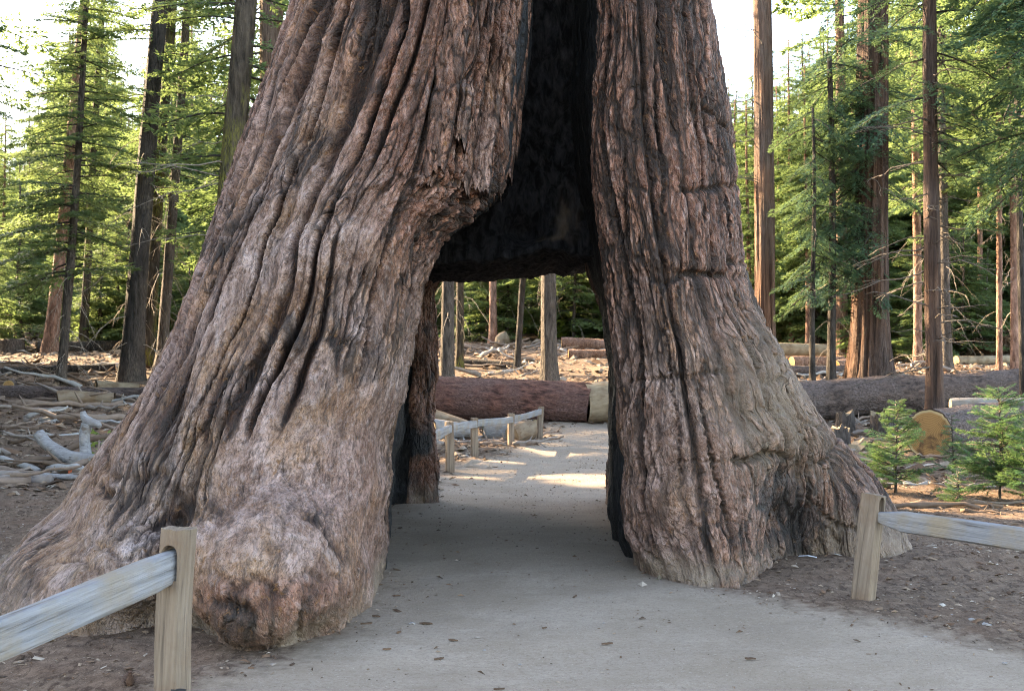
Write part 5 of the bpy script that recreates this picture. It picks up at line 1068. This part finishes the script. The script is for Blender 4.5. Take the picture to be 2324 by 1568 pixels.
def scatter(n, x0, x1, y0, y1, seed, want):
    rg = np.random.RandomState(seed); x = rg.uniform(x0, x1, n); y = rg.uniform(y0, y1, n); k = rg.rand(n) < want(x, y); return x[k], y[k]
chips('forest_litter', 'bark flakes and chips strewn over the near forest floor', *scatter(26000, -6, 7, 3.6, 15, 1, lambda x, y: (1 - path_mask(x, y)) * .9 + .01), .019, 1)
chips('path_litter', 'small wood chips scattered on the dirt path and in the tunnel', *scatter(16000, -3, 5, 3.5, 29, 2, lambda x, y: path_mask(x, y) * np.interp(y, [4, 8, 10, 14, 29], [.22, .22, .7, .9, .6])), .014, 2)
chips('debris_litter', 'broken bark, sticks and needles covering the forest floor behind', *scatter(26000, -16, 17, 14, 40, 3, lambda x, y: (1 - path_mask(x, y)) * (np.abs(x) < .55 * y)), .085, 3)
chips('ridge_litter', 'sunlit broken wood covering the ridge behind', *scatter(9000, -24, 26, 32, 62, 4, lambda x, y: (np.abs(x) < .55 * y) * .9), .17, 4, lo=.15)
cone_p = at(295, 1549, 5.5); cone_p.z = gz(cone_p.x, cone_p.y)
cn = empty('pine_cone', (cone_p.x, cone_p.y, cone_p.z + .035)); tag(cn, 'small brown pine cone on the ground left of the near left post', 'pine cone'); W = MB(); rg = np.random.RandomState(9)
for i in range(70):
    a = i * 2.4; h = i / 70; r = .034 * math.sin(math.pi * (.12 + .8 * h)); c, s = math.cos(a), math.sin(a); z = -.03 + .075 * h
    W.add([(c * r * .5 - s * .006, s * r * .5 + c * .006, z), (c * r * .5 + s * .006, s * r * .5 - c * .006, z), (c * r * 1.15 + s * .006, s * r * 1.15 - c * .006, z + .006), (c * r * 1.15 - s * .006, s * r * 1.15 + c * .006, z + .006)], Q=[(0, 1, 2, 3)])
V, Q, T = tube([(0, 0, -.03), (0, 0, 0), (0, 0, .045)], [.012, .022, .006], 8); W.add(V, Q, T); link('scales', W.mesh('scales'), M['cone'], cn)
lt = at(1833, 1263, 9.0); lt.z = gz(lt.x, lt.y)
V = np.array([(-.075, -.012, .02), (.075, -.010, .028), (.07, .012, .03), (-.07, .010, .024), (0, -.013, .034), (0, .013, .036)]); V = np.vstack([V, V - [0, 0, .003]])
F = np.array([(0, 4, 5, 3), (4, 1, 2, 5), (6, 9, 11, 10), (10, 11, 8, 7)]); o = link('litter_strip', mesh_np('litter_strip', V, F, False), M['plastic'], None, lt); o.rotation_euler = (0, .05, -.45); tag(o, 'white plastic strip dropped at the burnt hollow of the right root', 'litter')
def pebble(px, py, s, i, lab):
    Y = FPX * CAMH / (py - 850); p = at(px, py, Y); p.z = gz(p.x, p.y); rg = np.random.RandomState(700 + i); bm_ = bmesh.new(); bmesh.ops.create_icosphere(bm_, subdivisions=2, radius=s)
    for v in bm_.verts: v.co = Vector((v.co.x * 1.2, v.co.y * .9, v.co.z * .65)) * (1 + .18 * rg.randn())
    me = bpy.data.meshes.new('pebble'); bm_.to_mesh(me); bm_.free(); o = link('pebble', me, M['grey'], None, p + Vector((0, 0, s * .4))); tag(o, lab, 'pebble', 'pale pebbles ' + lab.split(' ', 2)[2])
for i, (x, y, s) in enumerate([(2205, 1405, .018), (2240, 1418, .024), (2160, 1395, .012), (2100, 1440, .010), (2280, 1500, .012)]): pebble(x, y, s, i, 'pale pebble on the brown ground under the right-hand rail')
for i, (x, y, s) in enumerate([(935, 1413, .016), (1100, 1470, .008), (1370, 1410, .008), (1180, 1500, .007)]): pebble(x, y, s, 10 + i, 'pale pebble lying on the bare dirt path')
# loose flakes of red bark on the path
for i, (px, py, L, ang) in enumerate([(818, 1415, .075, .4), (952, 1412, .085, -.2), (1018, 1449, .06, -.3), (900, 1436, .05, 1.1), (868, 1472, .05, .2), (985, 1492, .06, .5), (845, 1395, .06, -.4), (1120, 1560, .055, .1), (1365, 1458, .07, .3), (1690, 1495, .06, -.2), (890, 1350, .06, .3), (1230, 1425, .04, .7)]):
    Y = FPX * CAMH / (py - 850); p = at(px, py, Y); rg = np.random.RandomState(800 + i); n = 7; s = np.linspace(0, 1, n); w = L * .16 * np.sin(np.pi * (.12 + .8 * s)) * rg.uniform(.7, 1.2, n)
    top = np.stack([np.stack([s * L, -w, .004 + .003 * rg.rand(n)], -1), np.stack([s * L, w, .005 + .003 * rg.rand(n)], -1)], 1).reshape(-1, 3); V = np.vstack([top, top - [0, 0, .006]])
    F = np.array([(2 * j, 2 * j + 2, 2 * j + 3, 2 * j + 1) for j in range(n - 1)] + [(14 + 2 * j, 15 + 2 * j, 17 + 2 * j, 16 + 2 * j) for j in range(n - 1)] + [(2 * j, 14 + 2 * j, 16 + 2 * j, 2 * j + 2) for j in range(n - 1)])
    o = link('bark_flake', mesh_np('bark_flake', V, F, False, {'rnd': np.full(len(V), .15 + .25 * rg.rand())}), M['litter'], None, (p.x, p.y, gz(p.x, p.y) + .006)); o.rotation_euler = (0, 0, ang)
    tag(o, 'reddish bark flake lying on the bare dirt path', 'bark flake', 'bark flakes on the path')
